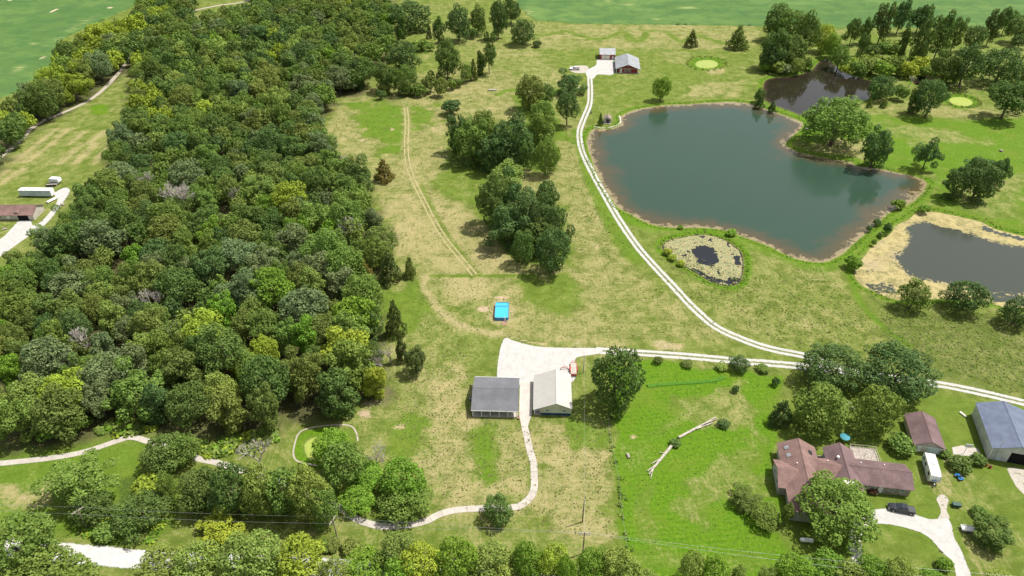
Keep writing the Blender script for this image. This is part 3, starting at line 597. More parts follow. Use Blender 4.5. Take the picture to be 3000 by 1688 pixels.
def walls(root, x0, x1, y0, y1, ze, zr, axis, mat, ridge=None, name='wall', th=.2):
    """four walls, the two gable walls reaching up to the ridge, each its own piece"""
    e = .16
    if axis == 'y':
        r = (x0+x1)/2 if ridge is None else ridge; poly = [(x0,0),(x1,0),(x1,ze-e),(r,zr-e),(x0,ze-e)]
        for t in (y0, y1-th): MB().prism(poly, 'y', t, t+th).build(name, mat, root)
        for t in (x0, x1-th): box(name, mat, root, t, t+th, y0+th, y1-th, 0, ze-e)
    else:
        r = (y0+y1)/2 if ridge is None else ridge; poly = [(y0,0),(y1,0),(y1,ze-e),(r,zr-e),(y0,ze-e)]
        for t in (x0, x1-th): MB().prism(poly, 'x', t, t+th).build(name, mat, root)
        for t in (y0, y1-th): box(name, mat, root, x0+th, x1-th, t, t+th, 0, ze-e)
def window(root, cx, cz, w, h, at, axis='y', out=-1, frame='white_paint', grid=(2,2), name='window'):
    """window on a wall plane; axis = wall normal axis, out = outward sign"""
    def bx(m, a0, a1, d0, d1, z0, z1):
        lo, hi = sorted((at+out*d0, at+out*d1))
        return m.box(a0,a1,lo,hi,z0,z1) if axis == 'y' else m.box(lo,hi,a0,a1,z0,z1)
    f = .09; m = MB(); x0, x1, z0, z1 = cx-w/2, cx+w/2, cz-h/2, cz+h/2
    bx(m,x0,x1,-.03,.06,z0,z0+f); bx(m,x0,x1,-.03,.06,z1-f,z1); bx(m,x0,x0+f,-.03,.055,z0+f,z1-f); bx(m,x1-f,x1,-.03,.055,z0+f,z1-f)
    for i in range(1, grid[0]): bx(m,x0+w*i/grid[0]-.03,x0+w*i/grid[0]+.03,-.02,.045,z0+f,z1-f)
    for i in range(1, grid[1]): bx(m,x0+f,x1-f,-.02,.04,z0+h*i/grid[1]-.03,z0+h*i/grid[1]+.03)
    o = m.build(name, M[frame], root); bx(MB(),x0+f,x1-f,-.02,.015,z0+f,z1-f).build('pane', M['glass'], o); return o
def door(root, cx, w, h, at, axis='y', out=-1, mat='white_paint', name='door', panels=0, z0=.05, handle=True):
    def bx(m, a0, a1, d0, d1, za, zb):
        lo, hi = sorted((at+out*d0, at+out*d1))
        return m.box(a0,a1,lo,hi,za,zb) if axis == 'y' else m.box(lo,hi,a0,a1,za,zb)
    o = bx(MB(),cx-w/2,cx+w/2,-.04,.05,z0,z0+h).build(name, M[mat], root)
    for i in range(panels): bx(MB(),cx-w/2+.08,cx+w/2-.08,.05,.075,z0+h*i/panels+.05,z0+h*(i+1)/panels-.05).build('panel', M[mat], o)
    if handle: bx(MB(),cx+w*.36,cx+w*.42,.05,.12,z0+h*.45,z0+h*.52).build('handle', M['steel'], o)
    return o
def post(root, x, y, h, mat='white_paint', r=.09, z=0): return box('post', M[mat], root, x-r, x+r, y-r, y+r, z, h)
# -- dark roofed house
h = thing('house', 'white house with charcoal shingle roof and front porch', 'house', (-4.45,141.3,0), R_(-2))
walls(h, -6, 6, -3.9, 6.0, 3.1, 4.7, 'x', M['white_siding'], .15)
MB().slab([(-6.35,-6.35,2.55),(6.35,-6.35,2.55),(6.35,-3.2,3.42),(-6.35,-3.2,3.42)], .12).slab([(-6.35,-3.2,3.425),(6.35,-3.2,3.425),(6.35,.15,4.75),(-6.35,.15,4.75)], .14).slab([(-6.35,.15,4.75),(6.35,.15,4.75),(6.35,6.4,2.95),(-6.35,6.4,2.95)], .14).build('roof', M['dark_shingle'], h)
MB().prism([(.0,4.71),(.15,4.8),(.3,4.71)], 'x', -6.36, 6.36).build('ridge_cap', M['dark_shingle'], h)
box('porch_slab', M['concrete'], h, -6.1, 6.1, -6.2, -3.92, 0, .22)
box('fascia', M['white_paint'], h, -6.3, 6.3, -6.42, -6.36, 2.32, 2.56)
for x in (-5.9,-3.55,-1.2,1.2,3.55,5.9): post(h, x, -6.05, 2.42, 'white_paint', .08, .22)
for x in (-4.6,-2.3,3.0,4.9): window(h, x, 1.75, 1.0, 1.3, -3.9)
door(h, .4, 1.0, 2.1, -3.9, mat='dark_iron', z0=.25)
for y in (-1.8,2.2): window(h, y, 1.8, 1.0, 1.2, 6, 'x', 1)
box('gutter', M['white_paint'], h, -6.3, 6.3, 6.42, 6.52, 2.78, 2.92)
for i, (x, z) in enumerate([(-5.3,2.0),(-2.9,2.05),(-.6,2.0),(2.2,2.05)]):
    b = thing('hanging_basket', ['leftmost','second','third','rightmost'][i]+' dark hanging flower basket on the porch', 'basket', h.matrix_basis @ Vector((x,-5.75,z-.35)))
    MB().ball((0,0,.1), .26, .7).build('pot', M['dark_iron'], b, smooth=True); c = MB()
    for k in range(14): c.ball((trnd_.uniform(-.28,.28), trnd_.uniform(-.28,.28), .22+trnd_.uniform(0,.2)), .1, 1, 5, 3)
    c.build('plant', M['green_plastic'], b); MB().tube((0,0,.3),(0,0,.72),.01).build('hook', M['dark_iron'], b)
ac = thing('air_conditioner', 'grey air conditioner box at the left side of the white house', 'air conditioner', (-11.35,141.8,0), R_(-2))
MB().box(-.42,.42,-.42,.42,.05,.85).build('case', M['steel'], ac, .04); MB().tube((0,0,.85),(0,0,.9),.34,.34,14).build('fan_grille', M['dark_iron'], ac)
ch = thing('porch_chair', 'small rust red chair at the right corner of the porch', 'chair', h.matrix_basis @ Vector((6.5,-6.6,.07)), .4)
MB().box(-.3,.3,-.3,.3,.4,.47).build('seat', M['brick'], ch); MB().box(-.3,.3,.24,.3,.47,1.0).build('backrest', M['brick'], ch)
for sx in (-.26,.22):
    for sy in (-.28,.24): MB().box(sx,sx+.05,sy,sy+.05,0,.4).build('leg', M['dark_iron'], ch)
# -- cream roofed barn
b = thing('barn', 'sage green barn with cream metal roof and navy base', 'barn', (11.25,142.35,0), R_(-2.2))
walls(b, -3.15, 4.75, -6.4, 6.4, 3.0, 4.7, 'y', M['sage_siding'], .8)
gable(b, -3.15, 4.75, -6.4, 6.4, 3.0, 4.7, 'y', M['cream_metal_roof'], .4, .1, .8)
MB().slab([(-5.35,-6.8,2.12),(-3.56,-6.8,2.86),(-3.56,6.8,2.86),(-5.35,6.8,2.12)], .09).build('lean_to_roof', M['cream_metal_roof'], b)
for y0, y1 in ((-6.46,-6.4),(6.4,6.46)): box('wainscot', M['navy_siding'], b, -3.2, 4.8, y0, y1, 0, .75)
box('wainscot', M['navy_siding'], b, 4.75, 4.81, -6.4, 6.4, 0, .75)
for x in (-1.55, 3.05): window(b, x, 1.75, .95, 1.0, -6.4)
for y in (-6.2,-2.1,2.1,6.2): post(b, -4.95, y, 2.2, 'white_paint', .1)
box('side_wall', M['white_siding'], b, -5.0, -3.17, -5.2, -5.1, 0, 2.3)
box('floor', M['concrete'], b, -5.1, -3.2, -6.5, 6.5, 0, .12)
for x in (-3.2, 4.8): box('corner_trim', M['white_paint'], b, x-.08, x+.08, -6.49, -6.36, .77, 2.85)
for x in (-1.3, 2.6): door(b, x, 2.9, 2.4, 6.4, 'y', 1, 'white_paint', 'overhead_door', 4, handle=False)
door(b, 4.2, .9, 2.0, 4.75, 'x', 1, 'white_paint')
# -- red house and red garage by the pond
r = thing('house', 'red house with grey metal roof beside the white gravel apron', 'house', (68.4,419.8,0), R_(-5))
walls(r, -5.7, 5.4, -9.9, 10, 2.9, 4.9, 'y', M['red_siding'])
gable(r, -6.8, 6.8, -10.3, 10.3, 2.6, 5.1, 'y', M['grey_metal_roof'], .4, .12)
box('porch_slab', M['concrete'], r, -7.1, 7.1, -10.8, -9.92, 0, .2)
for x in (-6.7,-4.6,5.6,6.8):
    for y in ((-10.5,) if abs(x) < 6 else (-10.5,-3,4,10.2)): post(r, x, y, 2.5, 'white_paint', .13)
for x in (-1.3,.95): window(r, x, 1.55, 1.7, 1.5, -9.9)
door(r, -3.9, 1.0, 2.1, -9.9, mat='white_paint', z0=.2); window(r, -.1, 4.0, .5, .5, -9.9, grid=(1,1), name='gable_vent')
box('gable_trim', M['white_paint'], r, -5.7, 5.4, -9.98, -9.92, 2.55, 2.68)
g2 = thing('garage', 'red garage with grey metal roof and white overhead door', 'garage', (58.5,439.0,0), R_(-3))
walls(g2, -4.6, 4.6, -4.6, 4.6, 3.3, 5.5, 'x', M['red_siding']); gable(g2, -4.6, 4.6, -4.6, 4.6, 3.3, 5.5, 'x', M['garage_metal_roof'], .3, .12)
door(g2, -1.0, 5.0, 2.5, -4.6, mat='cream_paint', name='overhead_door', panels=4, handle=False); door(g2, 3.3, .95, 2.1, -4.6, mat='white_paint'); box('fascia', M['white_paint'], g2, -4.7, 4.7, -4.99, -4.93, 3.0, 3.14)
# -- pond hut
hu = thing('boathouse', 'small weathered open front hut on the pond bank', 'hut', (47.7,337.0,0), R_(-8))
for x0, x1 in ((-1.75,-1.6),(1.6,1.75)): box('wall', M['weathered_wood'], hu, x0, x1, -1.2, 2.3, .25, 2.3)
MB().prism([(-1.6,.25),(1.6,.25),(1.6,2.3),(0,3.2),(-1.6,2.3)], 'y', 2.15, 2.3).build('wall', M['weathered_wood'], hu)
MB().prism([(-1.75,2.12),(1.75,2.12),(1.75,2.3),(0,3.25),(-1.75,2.3)], 'y', -1.32, -1.2).build('gable_wall', M['white_siding'], hu)
for x in (-1.6,-.75,.85,1.6): post(hu, x, -1.26, 2.12, 'white_paint', .1, .2)
box('front_panel', M['white_siding'], hu, -1.6, -.8, -1.3, -1.18, .2, 2.1)
gable(hu, -1.75, 1.75, -1.5, 2.4, 2.35, 3.4, 'y', M['wood_shingle'], .3, .1); box('deck', M['weathered_wood'], hu, -1.8, 1.8, -2.9, 2.4, .08, .24)
rk = thing('stone_edging', 'curved white stone edging along the water below the pond hut', 'edging', (0,0,0))
_e = catmull(P2([(1497,319),(1513,322),(1535,320),(1553,314),(1561,306),(1558,292)]), .8); me_ = None
for i, p in enumerate(_e):
    if me_ is None:
        m = MB(); m.ball((0,0,0), .5, .6, 7, 4); me_ = m.mesh('stone'); me_.materials.append(M['pale_stone'])
    link('stone', me_, None, rk, (p[0], p[1], -.05), i*1.7, (1.1+.3*math.sin(i*3), .8+.2*math.cos(i*5), .7))
# -- left house, storage trailer and other things at the left edge
lh = thing('house', 'tan ranch house with brown roof and two small dormers at the left edge', 'house', (-200.6,243.7,0), R_(1))
walls(lh, -14.5, 14.5, -3.9, 3.9, 2.7, 4.7, 'x', M['tan_siding']); gable(lh, -14.5, 14.5, -3.9, 3.9, 2.7, 4.7, 'x', M['brown_shingle'], .45)
door(lh, 10.6, 4.0, 2.2, -3.9, mat='dark_gap', name='garage_opening', handle=False); door(lh, 4.9, 1.0, 2.0, -3.9, mat='white_paint')
for x in (1.8,-2.5,-6): window(lh, x, 1.6, 1.2, 1.1, -3.9)
box('stone_skirt', M['stone'], lh, -14.5, 8.3, -4.02, -3.9, 0, .7)
for x in (8.5, 1.2):
    d = MB().prism([(x-.8,3.0),(x+.8,3.0),(x,3.75)], 'y', -3.6, -3.5).build('dormer', M['white_siding'], lh)
    MB().slab([(x-1.0,-3.75,2.95),(x,-3.75,3.9),(x,-1.9,3.9),(x-1.0,-3.3,2.95)], .08).slab([(x,-3.75,3.9),(x+1.0,-3.75,2.95),(x+1.0,-3.3,2.95),(x,-1.9,3.9)], .08).build('dormer_roof', M['brown_shingle'], d); window(d, x, 3.25, .5, .4, -3.6, grid=(1,1))
st = thing('storage_trailer', 'long white box trailer parked on the left meadow', 'trailer', (-195.3,259.9,0), R_(-1.5))
box('box_body', M['trailer_side'], st, -6.6, 6.6, -1.25, 1.25, .55, 3.1, bevel=.05); box('roof_skin', M['white_paint'], st, -6.65, 6.65, -1.29, 1.29, 3.1, 3.18)
for s in (-1,1): door(st, s*.62, 1.2, 2.3, 6.6, 'x', 1, 'white_paint', 'rear_door', 0, .65)
for x in (-4.6,-3.4):
    for y in (-1.0,1.0): MB().tube((x,y-.14,.48),(x,y+.14,.48),.48,.48,12).build('wheel', M['black_rubber'], st)
for y in (-.8,.8): box('landing_leg', M['dark_iron'], st, 4.2, 4.35, y-.07, y+.07, 0, .55)
def pivot(name, label, cat, px, deg, z=0): p = P(*px); return thing(name, label, cat, (p.x, p.y, z), R_(deg))
def wheels(root, xs, ys, r, w=.2):
    for x in xs:
        for y in ys:
            o = MB().tube((x,y-w/2,r),(x,y+w/2,r),r,r,16).build('wheel', M['black_rubber'], root); MB().tube((x,y-w/2-.012,r),(x,y+w/2+.012,r),r*.55,r*.55,12).build('rim', M['steel'], o)
cp = pivot('travel_trailer', 'small white boxy camper behind the long trailer', 'trailer', (142,461), -8)
MB().prism([(-2.2,.5),(2.0,.5),(2.3,1.2),(2.0,2.5),(-1.9,2.5),(-2.3,1.4)], 'y', -1.1, 1.1).build('body', M['white_paint'], cp, .06); wheels(cp, (-.3,), (-1.0,1.0), .35); window(cp, .6, 1.7, .9, .6, -1.1); door(cp, -.9, .7, 1.7, -1.1, z0=.55); MB().tube((2.2,0,.5),(3.3,0,.45),.06).build('hitch', M['dark_iron'], cp)
ft = pivot('flatbed_trailer', 'rusty brown flatbed trailer in front of the small camper', 'trailer', (131,468), 8)
box('deck', M['weathered_wood'], ft, -2.2, 2.2, -.9, .9, .55, .68); wheels(ft, (-.4,.5), (-1.05,1.05), .34)
for y in (-.9,.86): box('side_rail', M['dark_iron'], ft, -2.2, 2.2, y, y+.05, .68, 1.05)
bt = pivot('boat', 'white covered boat on the grass beside the left drive', 'boat', (133,505), 62)
m = MB(); sec = [(-2.4,.75,.5),(-1,.85,.55),(.6,.8,.6),(1.8,.5,.7),(2.6,.05,.85)]
for x, w, z in sec: m.v += [(x,-w,z),(x,-w*.55,.12),(x,w*.55,.12),(x,w,z),(x,0,z+.22)]
for i in range(4):
    for k in range(5): m.f.append((i*5+k, i*5+(k+1)%5, (i+1)*5+(k+1)%5, (i+1)*5+k))
m.f += [(0,1,2,3,4),(24,23,22,21,20)]; m.build('hull', M['white_paint'], bt); box('transom', M['steel'], bt, -2.5, -2.4, -.7, .7, .15, .6)
rkk = pivot('boulder', 'grey boulder on the edge of the left drive', 'rock', (158,516), 20); MB().ball((0,0,.3), .9, .6).build('rock_face', M['stone'], rkk)
pg = pivot('garden_bench', 'pale bench on the lawn left of the left drive', 'bench', (13,578), 30); box('seat', M['bare_wood'], pg, -.8, .8, -.25, .25, .4, .48); box('backrest', M['bare_wood'], pg, -.8, .8, .22, .3, .48, .95)
for x in (-.7,.62): box('leg', M['bare_wood'], pg, x, x+.08, -.22, .22, 0, .4)
# -- brown roofed house, lower right
bh = thing('house', 'large house with pinkish brown shingle roofs and stone chimney', 'house', (70,112,0), R_(-8.5))
def wing(x0, x1, y0, y1, ze, zr, axis, roofm, wallm='grey_siding', rdg=None, nm='roof'):
    walls(bh, x0+.5, x1-.5, y0+.5, y1-.5, ze+.15, zr-.12, axis, M[wallm], rdg); return gable(bh, x0+.35, x1-.35, y0+.35, y1-.35, ze+.12, zr, axis, M[roofm], .35, .14, rdg, nm)
wing(-4.5, 4.8, -10.75, 10.8, 3.0, 5.6, 'y', 'brown_shingle', rdg=.2)
MB().slab([(-6.2,-3.5,2.85),(-2.6,-3.5,2.85),(.1,.9,4.9),(-6.2,.9,4.9)], .14).slab([(-6.2,.9,4.9),(.1,.9,4.9),(-2.6,5.3,2.85),(-6.2,5.3,2.85)], .14).build('cross_gable_roof', M['brown_shingle'], bh)
MB().prism([(-3.1,0),(4.9,0),(4.9,2.9),(.9,4.7),(-3.1,2.9)], 'x', -5.8, -5.6).build('gable_wall', M['grey_siding'], bh)
box('wall', M['grey_siding'], bh, -5.6, -4.0, -3.1, -2.9, 0, 2.85); box('wall', M['grey_siding'], bh, -5.6, -4.0, 4.7, 4.9, 0, 2.85)
window(bh, -.6, 1.7, 1.6, 1.4, -5.8, 'x', -1); window(bh, 2.4, 1.7, 1.6, 1.4, -5.8, 'x', -1)
MB().slab([(3.6,0.2,3.05),(7.6,.2,3.05),(9.6,4.05,4.75),(1.2,4.05,4.75)], .14).slab([(1.2,4.05,4.75),(9.6,4.05,4.75),(7.6,7.0,3.3),(3.6,7.0,3.3)], .14).build('connector_roof', M['brown_shingle'], bh)
box('wall', M['grey_siding'], bh, 4.3, 7.3, .6, .8, 0, 2.95)
wing(6.7, 13.9, -2.0, 11.2, 3.0, 5.2, 'y', 'plum_shingle', rdg=10.3); wing(10.6, 25.7, .4, 8.6, 2.8, 4.6, 'x', 'plum_shingle', 'stone', nm='wing_roof')
chm = box('chimney', M['stone'], bh, 8.1, 10.4, -2.9, -1.85, 0, 6.0); box('chimney_cap', M['pale_stone'], chm, 8.0, 10.5, -3.0, -1.75, 6.0, 6.2); MB().tube((9.6,-2.4,6.2),(9.6,-2.4,6.6),.22,.22,10).build('flue', M['white_paint'], chm)
for x in (11.2,12.0,12.8): window(bh, x, 2.0, .65, 1.7, -1.5, grid=(1,1))
for x, y, z in ((-2.7,8.6,4.22),(-2.6,6.1,4.25),(2.9,7.7,4.45)):
    s = (5.6-3.0)/4.7; k = 1 if x > 0 else -1; zz = 5.6-abs(x-.2)*s+.1
    MB().slab([(x-.45,y-.55,zz+.45*s*k),(x+.45,y-.55,zz-.45*s*k),(x+.45,y+.55,zz-.45*s*k),(x-.45,y+.55,zz+.45*s*k)], .12).build('skylight', M['steel'] if x < 0 else M['glass'], bh)
for x, y, z in ((-1.3,2.9,4.9),(6.4,5.2,4.4),(9.1,6.6,4.75),(14.4,6.0,4.15),(19.9,6.2,4.1)): MB().tube((x,y,z-.2),(x,y,z+.3),.13 if x != 9.1 else .42,.13 if x != 9.1 else .3,8).build('roof_vent', M['white_paint'], bh)
box('deck', M['weathered_wood'], bh, 14.7, 21, 8.9, 14.9, .35, .5)
for x in (14.7,20.9): box('deck_rail', M['weathered_wood'], bh, x, x+.1, 8.9, 14.9, 1.2, 1.3)
box('deck_rail', M['weathered_wood'], bh, 14.8, 20.9, 14.82, 14.92, 1.2, 1.3)
for x in (14.75,17.8,20.95):
    for y in (9.2,12,14.87): box('rail_post', M['weathered_wood'], bh, x-.05, x+.05, y-.05, y+.05, .5, 1.2)
box('courtyard', M['concrete'], bh, 4.4, 7.1, 6.9, 10.6, 0, .35)
window(bh, 0.2, 1.7, 1.0, 1.2, -10.25); door(bh, 18.5, 1.0, 2.1, .9, mat='white_paint')
for x in (14.9,16.6,21,23.4): window(bh, x, 1.6, 1.1, 1.1, .9)
for i, (x, y) in enumerate(((5.2,8.1),(6.2,9.4),(5.0,9.8))):
    pf = thing('patio_chair', 'dark patio chair in the courtyard of the brown house, '+('front','right','back')[i], 'chair', bh.matrix_basis @ Vector((x,y,.35)), i*2.1); box('seat', M['dark_iron'], pf, -.3,.3,-.3,.3,.38,.46); box('backrest', M['dark_iron'], pf, -.3,.3,.24,.32,.46,1.0)
    for sx in (-.28,.22):
        for sy in (-.28,.22): box('leg', M['dark_iron'], pf, sx, sx+.06, sy, sy+.06, 0, .38)
gg = thing('garage', 'small garage with plum brown roof and pale door', 'garage', (107.0,127.8,0), R_(-12.5))
walls(gg, -3.4, 3.4, -5.2, 5.2, 2.6, 4.2, 'y', M['tan_siding']); gable(gg, -3.4, 3.4, -5.2, 5.2, 2.6, 4.3, 'y', M['plum_shingle'], .4)
door(gg, 1.2, 2.9, 2.2, -5.2, mat='trailer_side', name='overhead_door', panels=4, handle=False); door(gg, -2.1, .9, 2.0, -5.2); box('fascia', M['white_paint'], gg, -3.5, 3.5, -5.66, -5.62, 2.32, 2.46)
bb = thing('barn', 'big steel barn with slate blue metal roof at the right edge', 'barn', (127.9,127.1,0), R_(-15))
walls(bb, -5.7, 5.7, -8, 8, 4.1, 6.0, 'y', M['steel_siding']); gable(bb, -5.7, 5.7, -8, 8, 4.1, 6.1, 'y', M['blue_metal_roof'], .3, .1)
door(bb, 1.0, 4.6, 3.4, -8, mat='dark_gap', name='sliding_door', handle=False); door(bb, -3.5, 1.0, 2.1, -8, mat='trailer_side'); box('wall_trim', M['white_paint'], bb, -5.75, -5.55, -8.06, -7.96, 0, 3.9)
MB().tube((-4.5,-8.3,0),(-4.5,-8.3,7.2),.05).build('antenna_mast', M['steel'], bb)
for k in range(4): MB().tube((-4.5-.5,-8.3,6.2+k*.3),(-4.5+.5,-8.3,6.2+k*.3),.02).build('antenna_arm', M['steel'], bb)
ts = P(2422,1044); tk = thing('concrete_slab_block', 'pale block lying beside the back corner of the blue barn', 'block', ts, .4); box('slab', M['pale_stone'], tk, -.3, .3, -1.0, 1.0, 0, .35)
# ---------------------------------------------------------------- vehicles
def pickup(label, loc, rz, paint, cover=True):
    t = thing('pickup_truck', label, 'pickup', loc, rz)
    def loft(name, mat, secs, parent=t, bev=.05):     # secs: (x, half width, z low, z high, half width top)
        m = MB()
        for x, w, a, b_, wt in secs: m.v += [(x,-w,a),(x,w,a),(x,w,a+(b_-a)*.55),(x,wt,b_),(x,-wt,b_),(x,-w,a+(b_-a)*.55)]
        for i in range(len(secs)-1):
            for k in range(6): m.f.append((i*6+k, i*6+(k+1)%6, i*6+6+(k+1)%6, i*6+6+k))
        n = len(secs)-1; m.f += [tuple(range(5,-1,-1)), tuple(n*6+k for k in range(6))]
        return m.build(name, mat, parent, bev)
    loft('body', M[paint], [(-2.85,.94,.5,1.05,.92),(-1.2,.97,.42,1.08,.94),(.9,.97,.42,1.08,.94),(1.9,.96,.45,1.1,.88),(2.75,.9,.48,1.0,.8),(2.9,.86,.5,.92,.76)])
    cab = loft('cab', M['glass'], [(-1.15,.9,1.06,1.2,.82),(-.95,.9,1.06,1.76,.7),(.35,.9,1.06,1.8,.7),(1.25,.88,1.06,1.14,.8)], bev=.03)
    box('cab_roof', M[paint], cab, -.98, .42, -.71, .71, 1.74, 1.85, bev if False else .04) if False else MB().box(-.98,.42,-.71,.71,1.745,1.84).build('cab_roof', M[paint], cab, .05)
    for y in (-.86,.82):
        for x in (-1.02,-.28,.5): MB().box(x-.04,x+.04,y,y+.04,1.08,1.5).build('pillar', M[paint], cab)
    if cover: MB().box(-2.78,-1.25,-.85,.85,1.08,1.13).build('bed_cover', M['dark_iron'] if paint == 'black_paint' else M['black_rubber'], t, .03)
    for y in (-.94,.88): MB().box(-2.82,-1.2,y,y+.06,1.06,1.14).build('bed_rail', M[paint], t)
    for y in (-.84,.56): MB().box(2.82,2.91,y,y+.28,.72,.9).build('headlight', M['white_paint'], t)
    for y in (-.92,.78): MB().box(-2.89,-2.83,y,y+.14,.75,1.02).build('tail_light', M['red_steel'], t)
    MB().box(2.84,3.0,-.9,.9,.42,.62).build('bumper', M['steel'], t, .03); MB().box(-3.0,-2.84,-.9,.9,.42,.6).build('bumper', M['steel'], t, .03)
    for y in (-1.08,.98): MB().box(.9,1.05,y,y+.1,1.08,1.24).build('mirror', M['black_rubber'], t)
    for x in (-1.85,1.9):
        for y in (-.98,.72):
            w = MB().tube((x,y,.4),(x,y+.26,.4),.4,.4,18).build('tyre', M['black_rubber'], t); s = -1 if y < 0 else 1; yy = y if y < 0 else y+.26
            MB().tube((x,yy,.4),(x,yy+s*.02,.4),.25,.22,12).build('rim', M['steel'], w)
            MB().tube((x,y-.012 if s < 0 else y+.02,.44),(x,y+.24 if s < 0 else y+.272,.44),.46,.46,18).build('wheel_arch', M['dark_gap'], t)
    return t
pickup('black pickup truck parked at the end of the curving gravel drive', (91.5,105.15,.03), R_(165.5), 'black_paint')
pickup('white pickup truck on the worn gravel left of the red house', (37.0,415.6,.03), R_(178), 'truck_white')
cm = thing('camper_trailer', 'long white camper trailer parked beside the brown house', 'camper', (103.5,116.3,0), R_(-14+90-180))
MB().prism([(-3.9,.55),(3.3,.55),(3.75,1.0),(3.8,1.7),(3.45,2.75),(3.1,2.95),(-3.8,2.95),(-3.95,2.7)], 'y', -1.2, 1.2).build('body', M['white_paint'], cm, .1)
MB().prism([(3.806,1.3),(3.812,1.62),(3.74,1.9),(3.73,1.8)], 'y', -.55, .55).build('blue_decal', M['blue_plastic'], cm)
box('roof_membrane', M['cream_paint'], cm, -3.7, 2.9, -1.1, 1.1, 2.95, 2.99); box('air_conditioner', M['white_paint'], cm, -.9, .0, -.4, .4, 2.99, 3.25, bevel=.05)
for x in (-2.6,1.6): box('roof_vent', M['white_paint'], cm, x-.2, x+.2, -.2, .2, 2.99, 3.1)
box('stripe', M['blue_plastic'], cm, -3.6, 3.2, -1.215, -1.2, 1.0, 1.15); box('stripe', M['blue_plastic'], cm, -3.6, 3.2, 1.2, 1.215, 1.0, 1.15)
for x in (-2.7,-.9,2.2):
    window(cm, x, 1.95, 1.0, .65, -1.2, 'y', -1, 'dark_iron', (1,1)); window(cm, x, 1.95, 1.0, .65, 1.2, 'y', 1, 'dark_iron', (1,1))
door(cm, .8, .75, 1.9, 1.2, 'y', 1, z0=.65); MB().tube((-2.5,1.33,2.75),(2.2,1.33,2.75),.1).build('awning', M['steel'], cm); wheels(cm, (-.9,.05), (-1.1,1.1), .36, .22)
for y in (-.5,.5): MB().tube((3.4,y,.5),(4.9,0,.5),.06).build('hitch', M['dark_iron'], cm)
MB().tube((4.4,0,.55),(4.4,0,1.0),.14,.14,8).build('gas_bottle', M['white_paint'], cm)
rt = thing('utility_trailer', 'red flatbed trailer parked behind the cream roofed barn', 'trailer', (17.9,153.9,.03), R_(-3))
for i in range(8): box('plank', M['bare_wood'], rt, -.82+.207*i, -.82+.207*i+.19, -2.7, 2.5, .6, .66)
for x in (-.92,.84): box('side_frame', M['red_steel'], rt, x, x+.08, -2.8, 2.6, .5, .68)
for y in (-2.85,2.55): box('end_frame', M['red_steel'], rt, -.92, .92, y, y+.08, .5, .69)
for s in (-1,1):
    for y in (-.55,.35): o = MB().tube((s*1.08-.1,y,.36),(s*1.08+.1,y,.36),.36,.36,14).build('wheel', M['black_rubber'], rt)
    MB().box(s*1.08-.14,s*1.08+.14,-1.0,.8,.72,.78).build('fender', M['red_steel'], rt, .03)
for x in (-.8,.8): MB().tube((x,2.6,.55),(0,3.7,.5),.05).build('hitch', M['red_steel'], rt)
MB().box(-.8,.8,-2.95,-2.87,.5,1.1).build('ramp', M['red_steel'], rt)
pl = thing('farm_implement', 'rust red tractor implement on the gravel left of the red trailer', 'implement', (15.2,154.4,.03), .1)
MB().box(-.95,.95,-.06,.06,.55,.68).build('tool_bar', M['red_steel'], pl)
for x in (-.9,-.45,0,.45,.9): MB().tube((x,0,.6),(x+.05,-.45,.05),.035,.02,5).build('tine', M['brick'], pl)
MB().tube((-.4,0,.65),(0,.15,1.25),.04).tube((.4,0,.65),(0,.15,1.25),.04).build('hitch_frame', M['red_steel'], pl)
for x in (-.98,.98): MB().tube((x-.06,-.1,.26),(x+.06,-.1,.26),.26,.26,12).build('gauge_wheel', M['brick'], pl)
at_ = pivot('quad_bike', 'blue and black quad bike on the lawn right of the camper', 'quad bike', (2411,1203), 105)
MB().prism([(-.8,.55),(.8,.5),(.85,.75),(.2,.95),(-.2,.8),(-.85,.85)], 'y', -.3, .3).build('body', M['blue_plastic'], at_, .05); box('seat', M['black_rubber'], at_, -.5, .15, -.16, .16, .85, .98); MB().tube((.35,-.4,1.15),(.35,.4,1.15),.03).build('handlebar', M['dark_iron'], at_); wheels(at_, (-.62,.62), (-.48,.48), .3, .24)
for x in (-.62,.62): MB().box(x-.34,x+.34,-.62,.62,.62,.66).build('fender', M['blue_plastic'], at_, .02)
gc = pivot('garden_cart', 'dark green cart on the lawn beside the gravel spur', 'cart', (2404,1274), -10)
m = MB().prism([(-.75,.3),(.75,.3),(.95,.95),(-.95,.95)], 'y', -.55, .55); m.build('tub', M['green_plastic'], gc, .04); wheels(gc, (-.5,), (-.62,.62), .28); MB().tube((.8,0,.5),(1.7,0,.6),.03).build('handle', M['dark_iron'], gc)
wt = pivot('utility_trailer', 'white utility trailer half under the dark tree at lower right', 'trailer', (2432,1334), -8)
box('bed', M['white_paint'], wt, -1.4, 1.4, -.75, .75, .5, .6); wheels(wt, (0,), (-.9,.9), .32)
for y in (-.75,.7): box('side_board', M['white_paint'], wt, -1.4, 1.4, y, y+.05, .6, .95)
for x in (-1.4,1.35): box('end_board', M['white_paint'], wt, x, x+.05, -.7, .7, .6, .95)
MB().tube((-1.4,0,.5),(-2.5,0,.45),.05).build('hitch', M['dark_iron'], wt)
pt = pivot('propane_tank', 'white propane tank on the shaded lawn below the brown house', 'tank', (2028,1364), -6)
m = MB()
for x0, x1, r0, r1 in ((-1.5,-1.3,.2,.45),(-1.3,1.3,.5,.5),(1.3,1.5,.45,.2)): m.tube((x0,0,.75),(x1,0,.75),r0,r1,14)
m.build('shell', M['white_paint'], pt, smooth=False); MB().tube((0,0,1.2),(0,0,1.42),.18,.16,10).build('dome', M['white_paint'], pt)
for x in (-.9,.9): box('foot', M['steel'], pt, x-.1, x+.1, -.35, .35, 0, .35)
